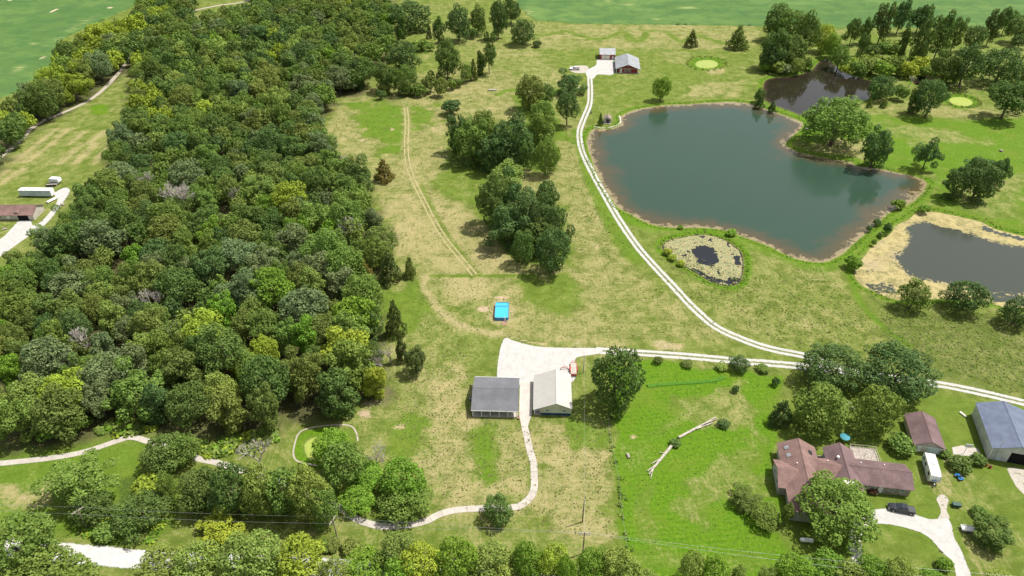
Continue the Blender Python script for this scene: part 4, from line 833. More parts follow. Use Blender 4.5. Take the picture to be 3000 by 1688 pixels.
# ---------------------------------------------------------------- swimming pool
po = thing('swimming_pool', 'bright blue rectangular frame pool on the dry lawn', 'pool', (-3.25,181.2,0), R_(-1.5))
m = MB(); w_, l_, hh_ = 2.2, 4.1, 1.15
def rrect(w, l, r=.55, n=4): return [(sx*(w-r)+r*math.cos(a), sy*(l-r)+r*math.sin(a)) for sx, sy, a0 in ((1,1,0),(-1,1,90),(-1,-1,180),(1,-1,270)) for a in [R_(a0+90*i/n) for i in range(n+1)]]
o_, i_ = rrect(w_, l_), rrect(w_-.1, l_-.1); n_ = len(o_)
m.add([(*p,0) for p in o_]+[(*p,hh_) for p in o_]+[(*p,hh_) for p in i_]+[(*p,.12) for p in i_], [(i,(i+1)%n_,n_+(i+1)%n_,n_+i) for i in range(n_)]+[(n_+i,n_+(i+1)%n_,2*n_+(i+1)%n_,2*n_+i) for i in range(n_)]+[(2*n_+i,2*n_+(i+1)%n_,3*n_+(i+1)%n_,3*n_+i) for i in range(n_)])
plain('pool_liner', (.05,.22,.5), .4); m.build('liner', M['pool_liner'], po)
tw = NT('pool_water'); n1 = tw.noise(tw.pos(), 1.2, 4); bw = tw.bsdf(tw.mix(n1, (.04,.36,.47), (.07,.47,.56)), .06, .5, 0, tw.noise(tw.pos(), 3.0, 3), .08, .05); M['pool_water'] = tw.end(bw)
MB().prism(i_, 'z', .1, 1.0).build('water', M['pool_water'], po); MB().prism([(-1.95,1.75),(1.95,1.9),(1.95,2.5),(-1.95,2.35)], 'z', 1.005, 1.03).build('cover_roll', M['pool_liner'], po)
rail = MB()
for i in range(n_): rail.tube((*o_[i],hh_+.02), (*o_[(i+1)%n_],hh_+.02), .05, .05, 5)
rail.build('top_rail', M['steel'], po)
for sx in (-1,1):
    for y in (-3,-1,1,3): MB().tube((sx*(w_+.05),y,0),(sx*(w_+.05),y,hh_),.04).build('frame_leg', M['steel'], po)
la = MB()
for x in (.85,1.35): la.tube((x,-l_-.35,0),(x,-l_-.02,1.6),.035).tube((x,-l_+.3,.3),(x,-l_+.02,1.6),.035)
la.build('ladder_rail', M['white_paint'], po)
for k in range(4): box('ladder_step', M['white_paint'], po, .85, 1.35, -l_-.33+k*.07, -l_-.18+k*.07, .25+k*.3, .3+k*.3)
bm = thing('brick_mat', 'pink paving mat at the foot of the pool ladder', 'paving', po.matrix_basis @ Vector((1.1,-5.4,0)), R_(-1.5))
for i in range(3):
    for j in range(5): box('paver', M['brick'], bm, -.66+.45*i, -.66+.45*i+.42, -1.0+.42*j, -1.0+.42*j+.39, 0, .06)
# ---------------------------------------------------------------- poles and wires
def pole(label, px, top, arms=0, rz=0.0, stays=False, wood='pole_wood'):
    p = P(*px); lo, hi = 1, 20
    for _ in range(30):
        mdd = (lo+hi)/2
        if PR(p.x, p.y, mdd)[1] > top: lo = mdd
        else: hi = mdd
    t = thing('utility_pole', label, 'pole', p, rz); MB().tube((0,0,0),(0,0,lo),.17,.11,9).build('shaft', M[wood], t)
    for k in range(arms):
        MB().box(-1.25,1.25,.12-.0,.26,lo-.55-k*.55,lo-.4-k*.55).build('crossarm', M['bare_wood'], t)
        for x in (-1.15,-.5,.5,1.15): MB().tube((x,.19,lo-.4-k*.55),(x,.19,lo-.2-k*.55),.05,.04,6).build('insulator', M['white_paint'], t)
    if stays:
        for x in (-.9,.45):
            MB().tube((x,-.3,0),(x*.9,-.2,2.6),.06).build('guard', M['cream_paint'], t)
    return t, p, lo
p1, q1, h1 = pole('leaning looking wooden utility pole on the left lawn', (221,1331), 1283, 1, R_(50))
p2, q2, h2 = pole('wooden utility pole beside the bottom scrub, left of centre', (849,1357), 1307, 1, R_(70))
p3, q3, h3 = pole('utility pole with double crossarm at the bottom centre', (1465.5,1393), 1340, 2, R_(0), True)
p4, q4, h4 = pole('bare wooden pole standing in the dry lawn', (1465,1313), 1256)
p5, q5, h5 = pole('grey service pole beside the red trailer', (1467,938), 895, 0, 0, False, 'steel')
def wire(label, a, b, sag=.6, r=.016):
    m = MB(); n = 14; pts = [Vector(a).lerp(Vector(b), i/n)-Vector((0,0,sag*4*(i/n)*(1-i/n))) for i in range(n+1)]
    for i in range(n): m.tube(pts[i], pts[i+1], r, r, 4, False)
    tag(m.build('power_line', M['steel']), label, 'wire', 'power lines')
pA = Vector((-170,104,0))
for dy, nm in ((-.9,'near'),(.9,'far')):
    a0 = pA+Vector((0,dy,7)); a1 = q1+Vector((0,dy,h1-.2)); a2 = q2+Vector((0,dy,h2-.2)); a3 = q3+Vector((dy,.2,h3-.2)); a4 = Vector((78,85+dy,7.5)); a5 = Vector((150,79+dy,7.5))
    wire(f'thin power line reaching the left edge from the leftmost pole, {nm} side', a0, a1); wire(f'thin power line between the two left poles, {nm} side', a1, a2); wire(f'thin power line from the second pole to the double crossarm pole, {nm} side', a2, a3); wire(f'thin power line crossing the bright lawn at the bottom right, {nm} side', a3, a4); wire(f'thin power line over the lower right drive, {nm} side', a4, a5)
t6 = thing('utility_pole', 'short pole below the propane tank at the lower right', 'pole', (78,85,0)); MB().tube((0,0,0),(0,0,7.6),.16,.11,8).build('shaft', M['pole_wood'], t6)
wire('power line from the double crossarm pole to the bare pole', q3+Vector((0,0,h3)), q4+Vector((0,0,h4)), .1); wire('power line from the bare pole up to the service pole by the barn', q4+Vector((0,0,h4)), q5+Vector((0,0,h5)), .8)
# ---------------------------------------------------------------- fallen logs, fence row, odds and ends
def log(label, segs, name='fallen_log', mat='bare_wood'):
    t = thing(name, label, 'log', (0,0,0)); first = True
    for a, b_, r0, r1 in segs:
        MB().tube(a, b_, r0, r1, 8).build('trunk' if first else 'branch', M[mat], t); first = False
log('pale fallen trunk lying lower left on the bright lawn', [((41.6,125.4,.4),(36.6,119.2,.36),.42,.34),((36.7,119.3,.36),(33.8,115.6,.3),.3,.16),((36.2,118.6,.4),(33.6,116.6,.3),.2,.12),((37.6,120.5,.5),(35.0,118.9,.3),.18,.1),((35.2,117.4,.35),(34.0,114.2,.2),.16,.08),((39,122.3,.5),(37.6,122.6,.3),.12,.07)])
log('pale fallen trunk with long bare limbs, upper right of the pair', [((43.4,127.5,.38),(48.6,130.8,.36),.38,.32),((48.5,130.7,.38),(54.9,134.9,.3),.27,.14),((48.7,130.6,.34),(53.6,132.9,.25),.22,.12),((50.5,132,.45),(55.4,134.4,.35),.16,.08)])
log('hollow weathered stump on the bright lawn beside the fence row', [(P(1578,1142,.2),P(1583,1153,.2),.45,.38)], 'stump', 'weathered_wood')
fr = thing('wire_fence', 'old overgrown wire fence along the left side of the bright lawn', 'fence', (0,0,0))
fpts = catmull(P2([(1528,1045),(1533,1090),(1540,1130),(1548,1165),(1555,1205),(1560,1250),(1565,1300),(1572,1345),(1577,1380)]), 2.6)
for i, p in enumerate(fpts): MB().tube((p[0],p[1],-.1),(p[0]+.05*math.sin(i*3),p[1],1.25),.07,.06,6).build('post', M['weathered_wood'], fr)
for z in (.4,.75,1.1):
    m = MB()
    for i in range(len(fpts)-1): m.tube((*fpts[i],z),(*fpts[i+1],z),.012,.012,3,False)
    m.build('wire', M['steel'], fr)
gn = thing('garden_netting', 'low green netting along the lower side of the garden strip', 'netting', (0,0,0)); gpt = catmull(P2([(1628,972),(1680,967),(1740,963),(1800,958),(1822,950)]), 2.0)
for p in gpt: MB().tube((*p,0),(*p,.5),.03).build('stake', M['green_plastic'], gn)
m = MB(); prof = [(-.7,.02),(-.5,.28),(0,.42),(.5,.28),(.7,.02)]
for i in range(len(gpt)-1):
    d_ = gpt[i+1]-gpt[i]; d_ = d_/np.linalg.norm(d_); nn = np.array([-d_[1], d_[0]])
    for k in range(4): m.add([(*(gpt[i]+nn*prof[k][0]),prof[k][1]),(*(gpt[i+1]+nn*prof[k][0]),prof[k][1]),(*(gpt[i+1]+nn*prof[k+1][0]),prof[k+1][1]),(*(gpt[i]+nn*prof[k+1][0]),prof[k+1][1])], [(0,1,2,3)])
plain('net_green', (.07,.17,.02), .9, .05); m.build('net', M['net_green'], gn)
sw = pivot('picnic_frame', 'collapsed pile of weathered boards under the two large oaks', 'boards', (2142,1023), 15)
for i in range(9): MB().box(-1.3+.1*i,-1.1+.1*i,-1.2+.2*math.sin(i),1.2,.05+.07*i,.11+.07*i).build('board', M['weathered_wood'], sw)
for o in sw.children: o.rotation_euler = (0,0,trnd_.uniform(-.9,.9))
um = pivot('patio_umbrella', 'teal garden umbrella behind the brown house', 'umbrella', (2121,1112), 0); MB().tube((0,0,0),(0,0,2.3),.035).build('pole', M['steel'], um)
m = MB(); m.v.append((0,0,2.4)); [m.v.append((1.3*math.cos(2*math.pi*i/8),1.3*math.sin(2*math.pi*i/8),1.95+.0*(i%2))) for i in range(8)]; [m.f.append((0,1+i,1+(i+1)%8)) for i in range(8)]; m.build('canopy', M['teal_cloth'], um)
bp = tag(link('concrete_pad', None), 'worn concrete pad behind the round bushes', kind='structure'); MB().prism(P2([(2395,1126),(2420,1121),(2458,1128),(2466,1140),(2440,1148),(2398,1144)]), 'z', -.05, .06).build('slab', M['concrete'], bp)
ho = pivot('basketball_hoop', 'basketball hoop standing on the worn concrete pad', 'basketball hoop', (2424,1141), -10); MB().tube((0,0,0),(0,0,3.2),.07).build('pole', M['steel'], ho); box('backboard', M['white_paint'], ho, -.9, .9, -.5, -.44, 2.8, 3.9); MB().tube((0,0,3.1),(0,-.45,3.3),.05).build('arm', M['steel'], ho)
m = MB(); [m.tube((.23*math.cos(a),-.75+.23*math.sin(a),3.05),(.23*math.cos(a+.7),-.75+.23*math.sin(a+.7),3.05),.02) for a in np.arange(0,6.28,.7)]; m.build('rim', M['red_steel'], ho)
for px, l in (((2480,1172),'left'),((2490,1177),'right')):
    d = pivot('drum', f'red drum near the blue barn door, {l} of two', 'drum', px, 0); MB().tube((0,0,0),(0,0,.85),.32,.32,14).build('shell', M['red_steel'], d); MB().tube((0,0,.84),(0,0,.88),.27,.27,12).build('lid', M['dark_iron'], d)
wb = pivot('white_bin', 'small white bin on the grass by the drive below the white pickup', 'bin', (1455.5,225), 0); MB().tube((0,0,0),(0,0,1.0),.55,.6,12).build('tub', M['white_paint'], wb); MB().tube((0,0,1.0),(0,0,1.08),.62,.5,12).build('lid', M['white_paint'], wb)
eb = pivot('electric_box', 'small grey utility box beside the drive above the pond hut', 'utility box', (1487,285), 0); box('case', M['steel'], eb, -.5, .5, -.4, .4, 0, .8); box('lid', M['green_plastic'], eb, -.53, .53, -.43, .43, .8, .88)
bn = pivot('pond_bench', 'white bench at the water under the huge oak', 'bench', (2030,326), -15); box('seat', M['white_paint'], bn, -1.0, 1.0, -.3, .3, .42, .5); box('backrest', M['white_paint'], bn, -1.0, 1.0, .26, .34, .5, 1.05)
for x in (-.9,.78): box('leg', M['white_paint'], bn, x, x+.12, -.28, .28, 0, .42)
br = pivot('footbridge', 'small grey plank bridge in the pasture above the oak clump', 'bridge', (1239,227), -4)
for i in range(10): box('plank', M['weathered_wood'], br, -2.2+.44*i, -2.2+.44*i+.4, -.9, .9, .3, .38)
for y in (-.8,.7): box('beam', M['weathered_wood'], br, -2.25, 2.25, y, y+.1, .0, .3)
ga = pivot('goal_frame', 'small cream pipe arch at the top edge of the gravel yard', 'arch', (1451,873), 0); MB().tube((-.55,0,0),(-.55,0,1.5),.06).build('upright', M['cream_paint'], ga); MB().tube((.55,0,0),(.55,0,1.5),.06).build('upright', M['cream_paint'], ga); MB().tube((-.58,0,1.5),(.58,0,1.5),.06).build('top_bar', M['cream_paint'], ga)
for px, l, s in [((2368,1386),'white boulder at the inner edge of the lower right drive',.5),((1901,920),'white boulder beside the two track drive near the hedge end',.5),((2518,381),'grey boulder alone in the right hand pasture',.9),((2390,452),'pale boulder on the green bank beside the oak cluster',.45),((1250,243),'white pipe end near the plank bridge',.3)][:4]:
    rr = pivot('boulder', l, 'rock', px, 30*s); m = MB(); m.ball((0,0,s*.35), s, .65, 9, 6)
    m.v = [(x*(1+.18*math.sin(7*y/s+3*z)), y*(1+.15*math.sin(6*x/s)), z) for x, y, z in m.v]; m.build('rock_face', M['pale_stone'] if 'grey' not in l else M['stone'], rr)
# ---------------------------------------------------------------- trees: prototypes
def leaves_np(pos, nrm, size, rng):
    n = len(pos); t = rng.normal(size=(n,3)); t -= nrm*(t*nrm).sum(1)[:,None]; t /= np.linalg.norm(t, axis=1)[:,None]+1e-9
    b = np.cross(nrm, t); s = (size*rng.uniform(.6,1.35,n))[:,None]; k = rng.uniform(.55,.9,n)[:,None]; dr = nrm*s*rng.uniform(.1,.45,n)[:,None]
    V = np.stack([pos+t*s, pos+b*s*k-dr*.6, pos-t*s*.9, pos-b*s*k-dr*.6], 1)
    return V.reshape(-1,3), np.arange(n*4).reshape(n,4)
def lobes_to_leaves(C, Rd, N, leaf, rng, sq=1.0, zmin=-1.0, up=.35, rough=.55):
    w = Rd**2; k = rng.choice(len(C), size=N, p=w/w.sum())
    d = rng.normal(size=(N,3)); d /= np.linalg.norm(d, axis=1)[:,None]
    p = C[k]+d*(Rd[k]*rng.uniform(.78,1.1,N))[:,None]*np.array([1,1,sq])
    dist = np.linalg.norm((p[:,None,:]-C[None])/np.array([1,1,sq]), axis=2)/Rd[None]
    dist[np.arange(N), k] = 9
    keep = (dist.min(1) > .82) | (rng.uniform(size=N) < .06)
    keep &= p[:,2] > zmin+.02
    low = (d[:,2] < -.6) & (rng.uniform(size=N) < .4); keep &= ~low
    p, d = p[keep], d[keep]
    n = d+rng.normal(size=d.shape)*rough+np.array([0,0,up]); n /= np.linalg.norm(n, axis=1)[:,None]
    return leaves_np(p, n, leaf, rng)
def fib(n, rng, zlo=-.95):
    i = np.arange(n)+.5; z = 1-(1-zlo)*i/n; a = i*2.39996+rng.uniform(0,6.28); r = np.sqrt(np.maximum(1-z*z,0))
    return np.stack([r*np.cos(a), r*np.sin(a), z], 1)
def crown_broad(seed, N=9500, leaf=.045, nl=30, spread=.66, lob=(.2,.36), irregular=.14):
    rng = np.random.default_rng(seed); D = fib(nl, rng)+rng.normal(size=(nl,3))*irregular
    C = D*spread*rng.uniform(.72,1.14,nl)[:,None]; Rd = rng.uniform(*lob, nl); C[:,:2] *= (1+.5*np.clip(-C[:,2], 0, 1))[:,None]
    extra = rng.normal(size=(nl,3)); extra /= np.linalg.norm(extra, axis=1)[:,None]; extra[:,2] = np.abs(extra[:,2])*1.1-.15
    C = np.concatenate([C, extra*rng.uniform(.72,.95,nl)[:,None], np.zeros((1,3))]); Rd = np.concatenate([Rd, rng.uniform(.1,.19,nl), [.62]])
    return lobes_to_leaves(C, Rd, N, leaf, rng)
def crown_tall(seed, N=8000, leaf=.055):
    rng = np.random.default_rng(seed); nl = 34; z = np.linspace(-.95,.85,nl)+rng.normal(size=nl)*.05; pr = np.sqrt(np.clip(1-(z*.8+.05)**2, .1, 1))*rng.uniform(.2,1.25,nl)
    a = np.arange(nl)*2.4+rng.normal(size=nl)*.5; C = np.stack([np.cos(a)*pr*.62, np.sin(a)*pr*.62, z], 1); Rd = rng.uniform(.2,.36,nl)
    return lobes_to_leaves(C, Rd, N, leaf, rng, sq=.75, zmin=-1.1)
def crown_cedar(seed, N=3600, leaf=.06):
    rng = np.random.default_rng(seed); nl = 60; z = np.linspace(-.98,.92,nl); pr = (1-(z+1)/2)**.72*rng.uniform(.5,1.05,nl)*.85+.02
    a = np.arange(nl)*2.4+rng.normal(size=nl)*.4; C = np.stack([np.cos(a)*pr, np.sin(a)*pr, z], 1); Rd = .08+.2*(1-(z+1)/2)*rng.uniform(.7,1.1,nl)
    return lobes_to_leaves(C, Rd, N, leaf, rng, sq=.8, zmin=-1.05, up=.1, rough=.8)
def crown_shrub(seed, N=1500, leaf=.11, zlo=-.3):
    rng = np.random.default_rng(seed); nl = 16; D = fib(nl, rng, zlo)+rng.normal(size=(nl,3))*.12; C = D*.62*rng.uniform(.8,1.15,nl)[:,None]; Rd = rng.uniform(.26,.42,nl)
    return lobes_to_leaves(C, Rd, N, leaf, rng, zmin=-.95)
def bare_tree(seed, depth=6):                     # leafless tree, unit height, base at the origin
    rnd = random.Random(seed); m = MB()
    def grow(p, d, L, r, k):
        q = p+d*L; m.tube(p, q, r, r*.68, 5 if k > 3 else 3, False)
        if k == 0: return
        for i in range(rnd.choice((2,3,3)) if k > 1 else 3):
            e = (d+Vector((rnd.gauss(0,.42), rnd.gauss(0,.42), rnd.gauss(.22,.25)))).normalized()
            grow(p+d*L*rnd.uniform(.72,1), e, L*rnd.uniform(.62,.85), r*.66, k-1)
    grow(Vector((0,0,0)), Vector((rnd.gauss(0,.06), rnd.gauss(0,.06), 1)).normalized(), .25, .021, depth)
    return m.mesh('bare_branches')
def trunk_mesh(seed, limbs=5):                    # unit: z 0..1 = base to crown centre, xy in crown radii
    rnd = random.Random(seed); m = MB(); lean = Vector((rnd.gauss(0,.05), rnd.gauss(0,.05), 0)); p = Vector((0,0,-.02))
    for i, r in enumerate((.085,.066,.055,.04)):
        q = Vector((lean.x*(i+1), lean.y*(i+1), .3*(i+1))); m.tube(p, q, r, (.066,.055,.042,.02)[i], 7, False); p = q
    for k in range(limbs):
        a = 6.28*k/limbs+rnd.uniform(-.5,.5); z0 = rnd.uniform(.45,.9); e = Vector((math.cos(a)*rnd.uniform(.4,.62), math.sin(a)*rnd.uniform(.4,.62), z0+rnd.uniform(.15,.5)))
        mid = Vector((e.x*.45, e.y*.45, z0+(e.z-z0)*.35)); m.tube((0,0,z0), mid, .034, .024, 5, False); m.tube(mid, e, .024, .01, 5, False)
    return m.mesh('trunk')
def proto(name, vf): me = npmesh(name, *vf); me.materials.append(M['leaf']); return me
PB = [proto('broad_crown', crown_broad(100+i)) for i in range(7)]
PO = [proto('spreading_crown', crown_broad(150+i, 15000, .033, 54, .74, (.13,.25), .12)) for i in range(3)]
PI = [proto('irregular_crown', crown_broad(170+i, 8500, .046, 20, .74, (.2,.34), .3)) for i in range(4)]
PT = [proto('tall_crown', crown_tall(200+i)) for i in range(4)]
PC = [proto('cedar_crown', crown_cedar(300+i)) for i in range(3)]
PS = [proto('shrub_crown', crown_shrub(400+i)) for i in range(4)]
PD = [bare_tree(500+i) for i in range(4)]
for me in PD: me.materials.append(M['dead_bark'])
TR = [trunk_mesh(600+i) for i in range(4)]
for me in TR: me.materials.append(M['bark'])
FARS = [crown_broad(700+i, 1900, .09, 22) for i in range(6)]
TINT = dict(dark=(.135,.225,.05), deep=(.105,.195,.058), mid=(.2,.31,.055), olive=(.22,.28,.06), light=(.31,.42,.085), bright=(.22,.4,.035), yell=(.41,.52,.05), gold=(.78,.62,.07), grey=(.21,.28,.12), cedar=(.125,.16,.045), rust=(.29,.21,.05), brown=(.22,.18,.08), red=(.2,.07,.05))
trnd = random.Random(11)
def tinted(col, j=.1):
    c = TINT[col] if isinstance(col, str) else col; f = 1+trnd.uniform(-j, j)*1.6; h = trnd.uniform(-j, j)
    return (c[0]*f*(1+h), c[1]*f, c[2]*f*(1-h*.5), 1)
def put_tree(name, label, X, Y, Rr, a, cz, kind, col, group=None, cat='tree', trunk=True):
    root = thing(name, label, cat, (X, Y, 0), trnd.uniform(0, 6.28), group)
    me = trnd.choice(dict(broad=PB, oak=PO, irr=PI, tall=PT, cedar=PC, shrub=PS)[kind])
    c = link('crown' if cat == 'tree' else 'foliage', me, None, root, (0,0,cz), scale=(Rr, Rr*trnd.uniform(.9,1.1), a)); c.color = tinted(col)
    if trunk: link('trunk', trnd.choice(TR), None, root, scale=(Rr*.8, Rr*.8, cz))
    return root
def size_from_box(x0, y0, x1, y1, clear):
    cx, cy = (x0+x1)/2, (y0+y1)/2; cz = 5.0
    for _ in range(4):
        p = P(cx, cy, cz); dpt = p.y*CP-(cz-CAMH)*SP; s = FPX/dpt; Rr = (x1-x0)/2/s*1.03
        th = math.atan2(CAMH-cz, p.y); hp = (y1-y0)/2/s
        a = math.sqrt(max(hp*hp-(Rr*math.sin(th))**2, (.55*Rr*math.cos(th))**2))/math.cos(th); a = min(max(a, .55*Rr), 3.2*Rr); cz = a*(1+clear)
    return p.x, p.y, Rr, a, cz
def T_(bx, kind, col, label, group=None, clear=.0, name=None, cat='tree'):
    X, Y, Rr, a, cz = size_from_box(*bx, clear)
    if kind in ('shrub',): cat = 'shrub'; name = name or 'shrub'; cz = a*.8; tr = False
    else: tr = True
    if kind == 'cedar': name = name or 'cedar_tree'; cz = a*1.08
    if not name and 'oak' in label.split(): name = 'oak_tree'
    if not name and 'maple' in label: name = 'maple_tree'
    return put_tree(name or 'broadleaf_tree', label, X, Y, Rr, a, cz, kind, col, group, cat, tr)
ORD = ['leftmost','second','third','fourth','fifth','sixth','seventh','eighth','ninth','tenth','eleventh','twelfth','thirteenth','fourteenth','fifteenth','sixteenth','seventeenth','eighteenth','nineteenth','twentieth','twenty first','twenty second','twenty third','twenty fourth','twenty fifth','twenty sixth','twenty seventh','twenty eighth','twenty ninth','thirtieth','thirty first','thirty second','thirty third','thirty fourth','thirty fifth','thirty sixth','thirty seventh','thirty eighth']
def clump(items, label, group, clear=.0):           # items (box, kind, tint); label singles each out by its place in the clump
    for i, (b, k, c) in enumerate(sorted(items, key=lambda q: q[0][0]+q[0][2])):
        o = ORD[i] if i < len(items)-1 else 'rightmost'
        T_(b, k, c, f'{label}, {o} from left' if o not in ('leftmost','rightmost') else f'{label}, {o}', group, clear)
def dead(bx, label, lean=0.0, i=0, group=None, zb=0.0):
    x0, y0, x1, y1 = bx; p = P((x0+x1)/2, y1, zb); p.z = 0; lo, hi = 1, 40
    for _ in range(30):
        m = (lo+hi)/2
        if PR(p.x, p.y, m)[1] > y0: lo = m
        else: hi = m
    root = thing('dead_tree', label, 'tree', p, trnd.uniform(0,6.28), group)
    link('branches', PD[i % 4], None, root, scale=(lo*.95, lo*.95, lo*.8)); root.rotation_euler[1] = lean; return root
# ---- trees that stand singly or in clumps: outline box in the picture (2576 wide)
G = 'trees on the far slope left of the red house'; L = 'dark oak on the dry slope above the long field'
clump([((1121,15,1184,102),'broad','deep'),((1179,15,1224,86),'broad','dark'),((1086,45,1117,108),'irr','dark'),((1229,0,1277,97),'irr','deep'),((1262,-5,1310,60),'broad','deep'),((1285,48,1345,112),'broad','deep'),((1094,100,1154,200),'irr','dark'),((994,37,1024,97),'tall','dark')], L, G)
T_((1071,60,1087,97),'cedar','cedar','small pointed cedar standing left of the far oaks'); T_((1179,67,1202,97),'shrub','dark','round dark bush at the foot of the far oak pair')
T_((1194,130,1222,188),'tall','dark','dark upright tree beside the slender lone tree on the slope'); T_((1211,107,1249,168),'irr','dark','slender tree with bare lower trunk on the slope', clear=.6); T_((1156,157,1187,208),'broad','mid','small green tree at the lower end of the hedge on the slope'); T_((1178,150,1203,202),'cedar','olive','olive cedar between two trees on the slope')
G = 'trees round the upper corner of the long field'; L = 'oak at the upper corner of the long field beside the wood'
clump([((969,100,1056,190),'broad','deep'),((939,155,1000,232),'irr','dark'),((990,160,1050,238),'broad','mid'),((844,155,920,222),'broad','deep'),((880,150,922,222),'tall','deep'),((974,0,1084,78),'broad','deep')], L, G)
G = 'scrub along the hedge above the long field'; L = 'low green scrub bush in the hedge above the long field'
clump([(b,'shrub',trnd.choice(('mid','dark','light','olive'))) for b in [(1062,185,1100,232),(1090,190,1128,243),(1030,205,1075,243),(1000,212,1040,240),(1122,196,1148,226),(1140,194,1164,220),(1049,95,1079,128),(1030,110,1060,132),(1075,105,1095,128),(1000,125,1030,150),(950,200,980,238)]], L, G)
T_((1109,245,1157,289),'shrub','deep','round dark bush alone above the oak clump'); T_((946,222,967,251),'shrub','deep','small dark bush at the mouth of the field track')
T_((939,400,991,457),'cedar','rust','rusty brown cedar alone beside the field track')
T_((1338,100,1364,119),'shrub','cedar','low dark bush left of the wavy mown path'); T_((1724,77,1758,118),'cedar','cedar','dark conical cedar behind the red house'); T_((1829,67,1886,123),'cedar','olive','wide olive cedar near the far field edge')
T_((1643,190,1688,250),'broad','bright','bright green lone tree on the lawn below the red house', clear=.12)
T_((1295,185,1373,278),'broad','olive','olive brown oak at the top of the clump by the drive'); T_((1343,207,1400,268),'broad','dark','dark oak pressed against the olive brown oak')
T_((1403,187,1467,237),'irr','deep','small oak nearest the bend of the drive below the white pickup'); T_((1400,227,1456,300),'broad','deep','oak with visible trunk beside the gravel drive', clear=.5); T_((1330,250,1395,325),'broad','mid','leafy oak below the olive brown oak')
G = 'middle clump of oaks in the field'; L = 'dark oak of the middle clump left of the drive'
clump([(b, trnd.choice(('irr','broad')), trnd.choice(('dark','deep','mid'))) for b in [(1122,290,1185,385),(1140,300,1235,412),(1180,278,1262,398),(1232,288,1340,425),(1315,285,1398,385),(1200,335,1292,432),(1280,330,1345,430)]], L, G)
T_((1345,345,1402,442),'broad','mid','round tree at the right tip of the middle clump'); T_((1385,362,1413,412),'shrub','yell','yellow green bush on the right tip of the middle clump')
T_((1228,405,1320,492),'broad','light','pale green tree at the top of the lower clump')
G = 'lower clump of oaks in the field'; L = 'dark oak of the lower clump left of the drive'
clump([(b, trnd.choice(('irr','broad')), trnd.choice(('dark','deep'))) for b in [(1197,440,1278,572),(1255,458,1340,565),(1290,495,1395,605),(1355,515,1432,625),(1288,575,1345,668),(1230,515,1330,622),(1310,545,1400,640)]], L, G)
T_((1335,457,1411,545),'tall','dark','tall tree rising at the right of the lower clump'); T_((1345,570,1437,692),'broad','deep','large oak at the bottom of the lower clump casting shade')
for b, l in [((1668,622,1691,643),'upper'),((1680,637,1702,656),'middle'),((1703,652,1725,671),'lower')]: T_(b, 'shrub', 'yell', f'bright yellow green bush on the lily pond bank, {l} of three')
T_((1827,575,1856,594),'shrub','bright','round bright bush on the pond bank above the lily pond'); T_((1704,566,1720,576),'shrub','bright','tiny bright bush on the near bank of the teal pond')
T_((1898,222,1929,257),'broad','deep','small dark tree on the dam, upper of the pair',clear=.1); T_((1900,240,1926,272),'cedar','deep','small dark cedar on the dam, lower of the pair'); T_((1931,255,1956,282),'cedar','deep','small dark cedar at the left end of the dam between the ponds'); T_((1503,285,1519,315),'cedar','deep','small cedar against the side of the pond hut')
G = 'oaks left of the dark pond'; L = 'oak in the dense clump left of the dark pond'
clump([(b, 'broad', trnd.choice(('dark','mid','deep'))) for b in [(1925,12,1992,100),(1950,22,2040,112),(1990,28,2066,142),(1915,70,1985,172),(1950,85,2030,170),(1912,110,1960,178)]], L, G)
T_((2045,57,2100,130),'broad','yell','bright yellow green tree above the dark pond, larger'); T_((2075,85,2115,145),'broad','bright','bright green tree touching the yellow green one above the dark pond')
T_((1990,145,2023,186),'broad','light','light green small tree on the left bank of the dark pond',clear=.05); T_((2018,142,2045,176),'shrub','mid','mid green bush beside the light tree on the dark pond bank'); T_((2092,112,2138,172),'broad','mid','leaning green tree at the top of the dark pond',clear=.05); T_((2112,160,2138,189),'shrub','yell','yellow green bush at the water on the dark pond right bank')
clump([((2138,148,2182,190),'shrub','mid'),((2165,138,2212,186),'shrub','light'),((2195,148,2247,196),'shrub','bright'),((2230,138,2282,192),'shrub','mid'),((2262,148,2312,196),'shrub','yell'),((2290,138,2342,186),'shrub','yell'),((2312,162,2350,196),'shrub','mid'),((2336,150,2372,186),'shrub','dark')], 'leafy bush in the thicket right of the dark pond', 'thicket right of the dark pond')
clump([((2178,110,2212,137),'shrub','dark'),((2210,103,2242,133),'shrub','mid'),((2240,106,2268,136),'shrub','mid'),((2296,120,2330,150),'shrub','olive')], 'weedy shrub in the clearing above the thicket', 'shrubs in the weedy clearing')
clump([((1938,148,1980,186),'shrub','light'),((1962,156,1998,187),'shrub','grey'),((1908,150,1942,182),'shrub','bright')], 'low bush on the left bank of the dark pond', 'bushes left of the dark pond')
G = 'slim trees along the far field edge'; L = 'slim dark tree along the far right field edge'
clump([(b, 'irr' if k == 'tall' else k, trnd.choice(('dark','deep','cedar'))) for b, k, cl in [((2130,45,2165,105),'tall',.2),((2165,47,2196,102),'tall',.2),((2200,10,2247,98),'tall',.45),((2247,3,2290,75),'irr',.6),((2290,15,2340,76),'irr',.2),((2302,52,2342,152),'tall',.2),((2342,35,2397,137),'irr',.15),((2385,45,2430,118),'tall',.15),((2430,62,2482,124),'broad',.15),((2480,25,2520,103),'tall',.2),((2515,21,2554,78),'tall',.4),((2535,40,2590,100),'broad',.2),((2547,85,2590,118),'broad',.2)]], L, G, .25)
T_((2160,82,2186,140),'irr','dark','small topped tree with long bare trunk above the dark pond',clear=.9); T_((2262,75,2292,138),'tall','dark','narrow dark tree with bare foot in the weedy clearing',clear=.3)
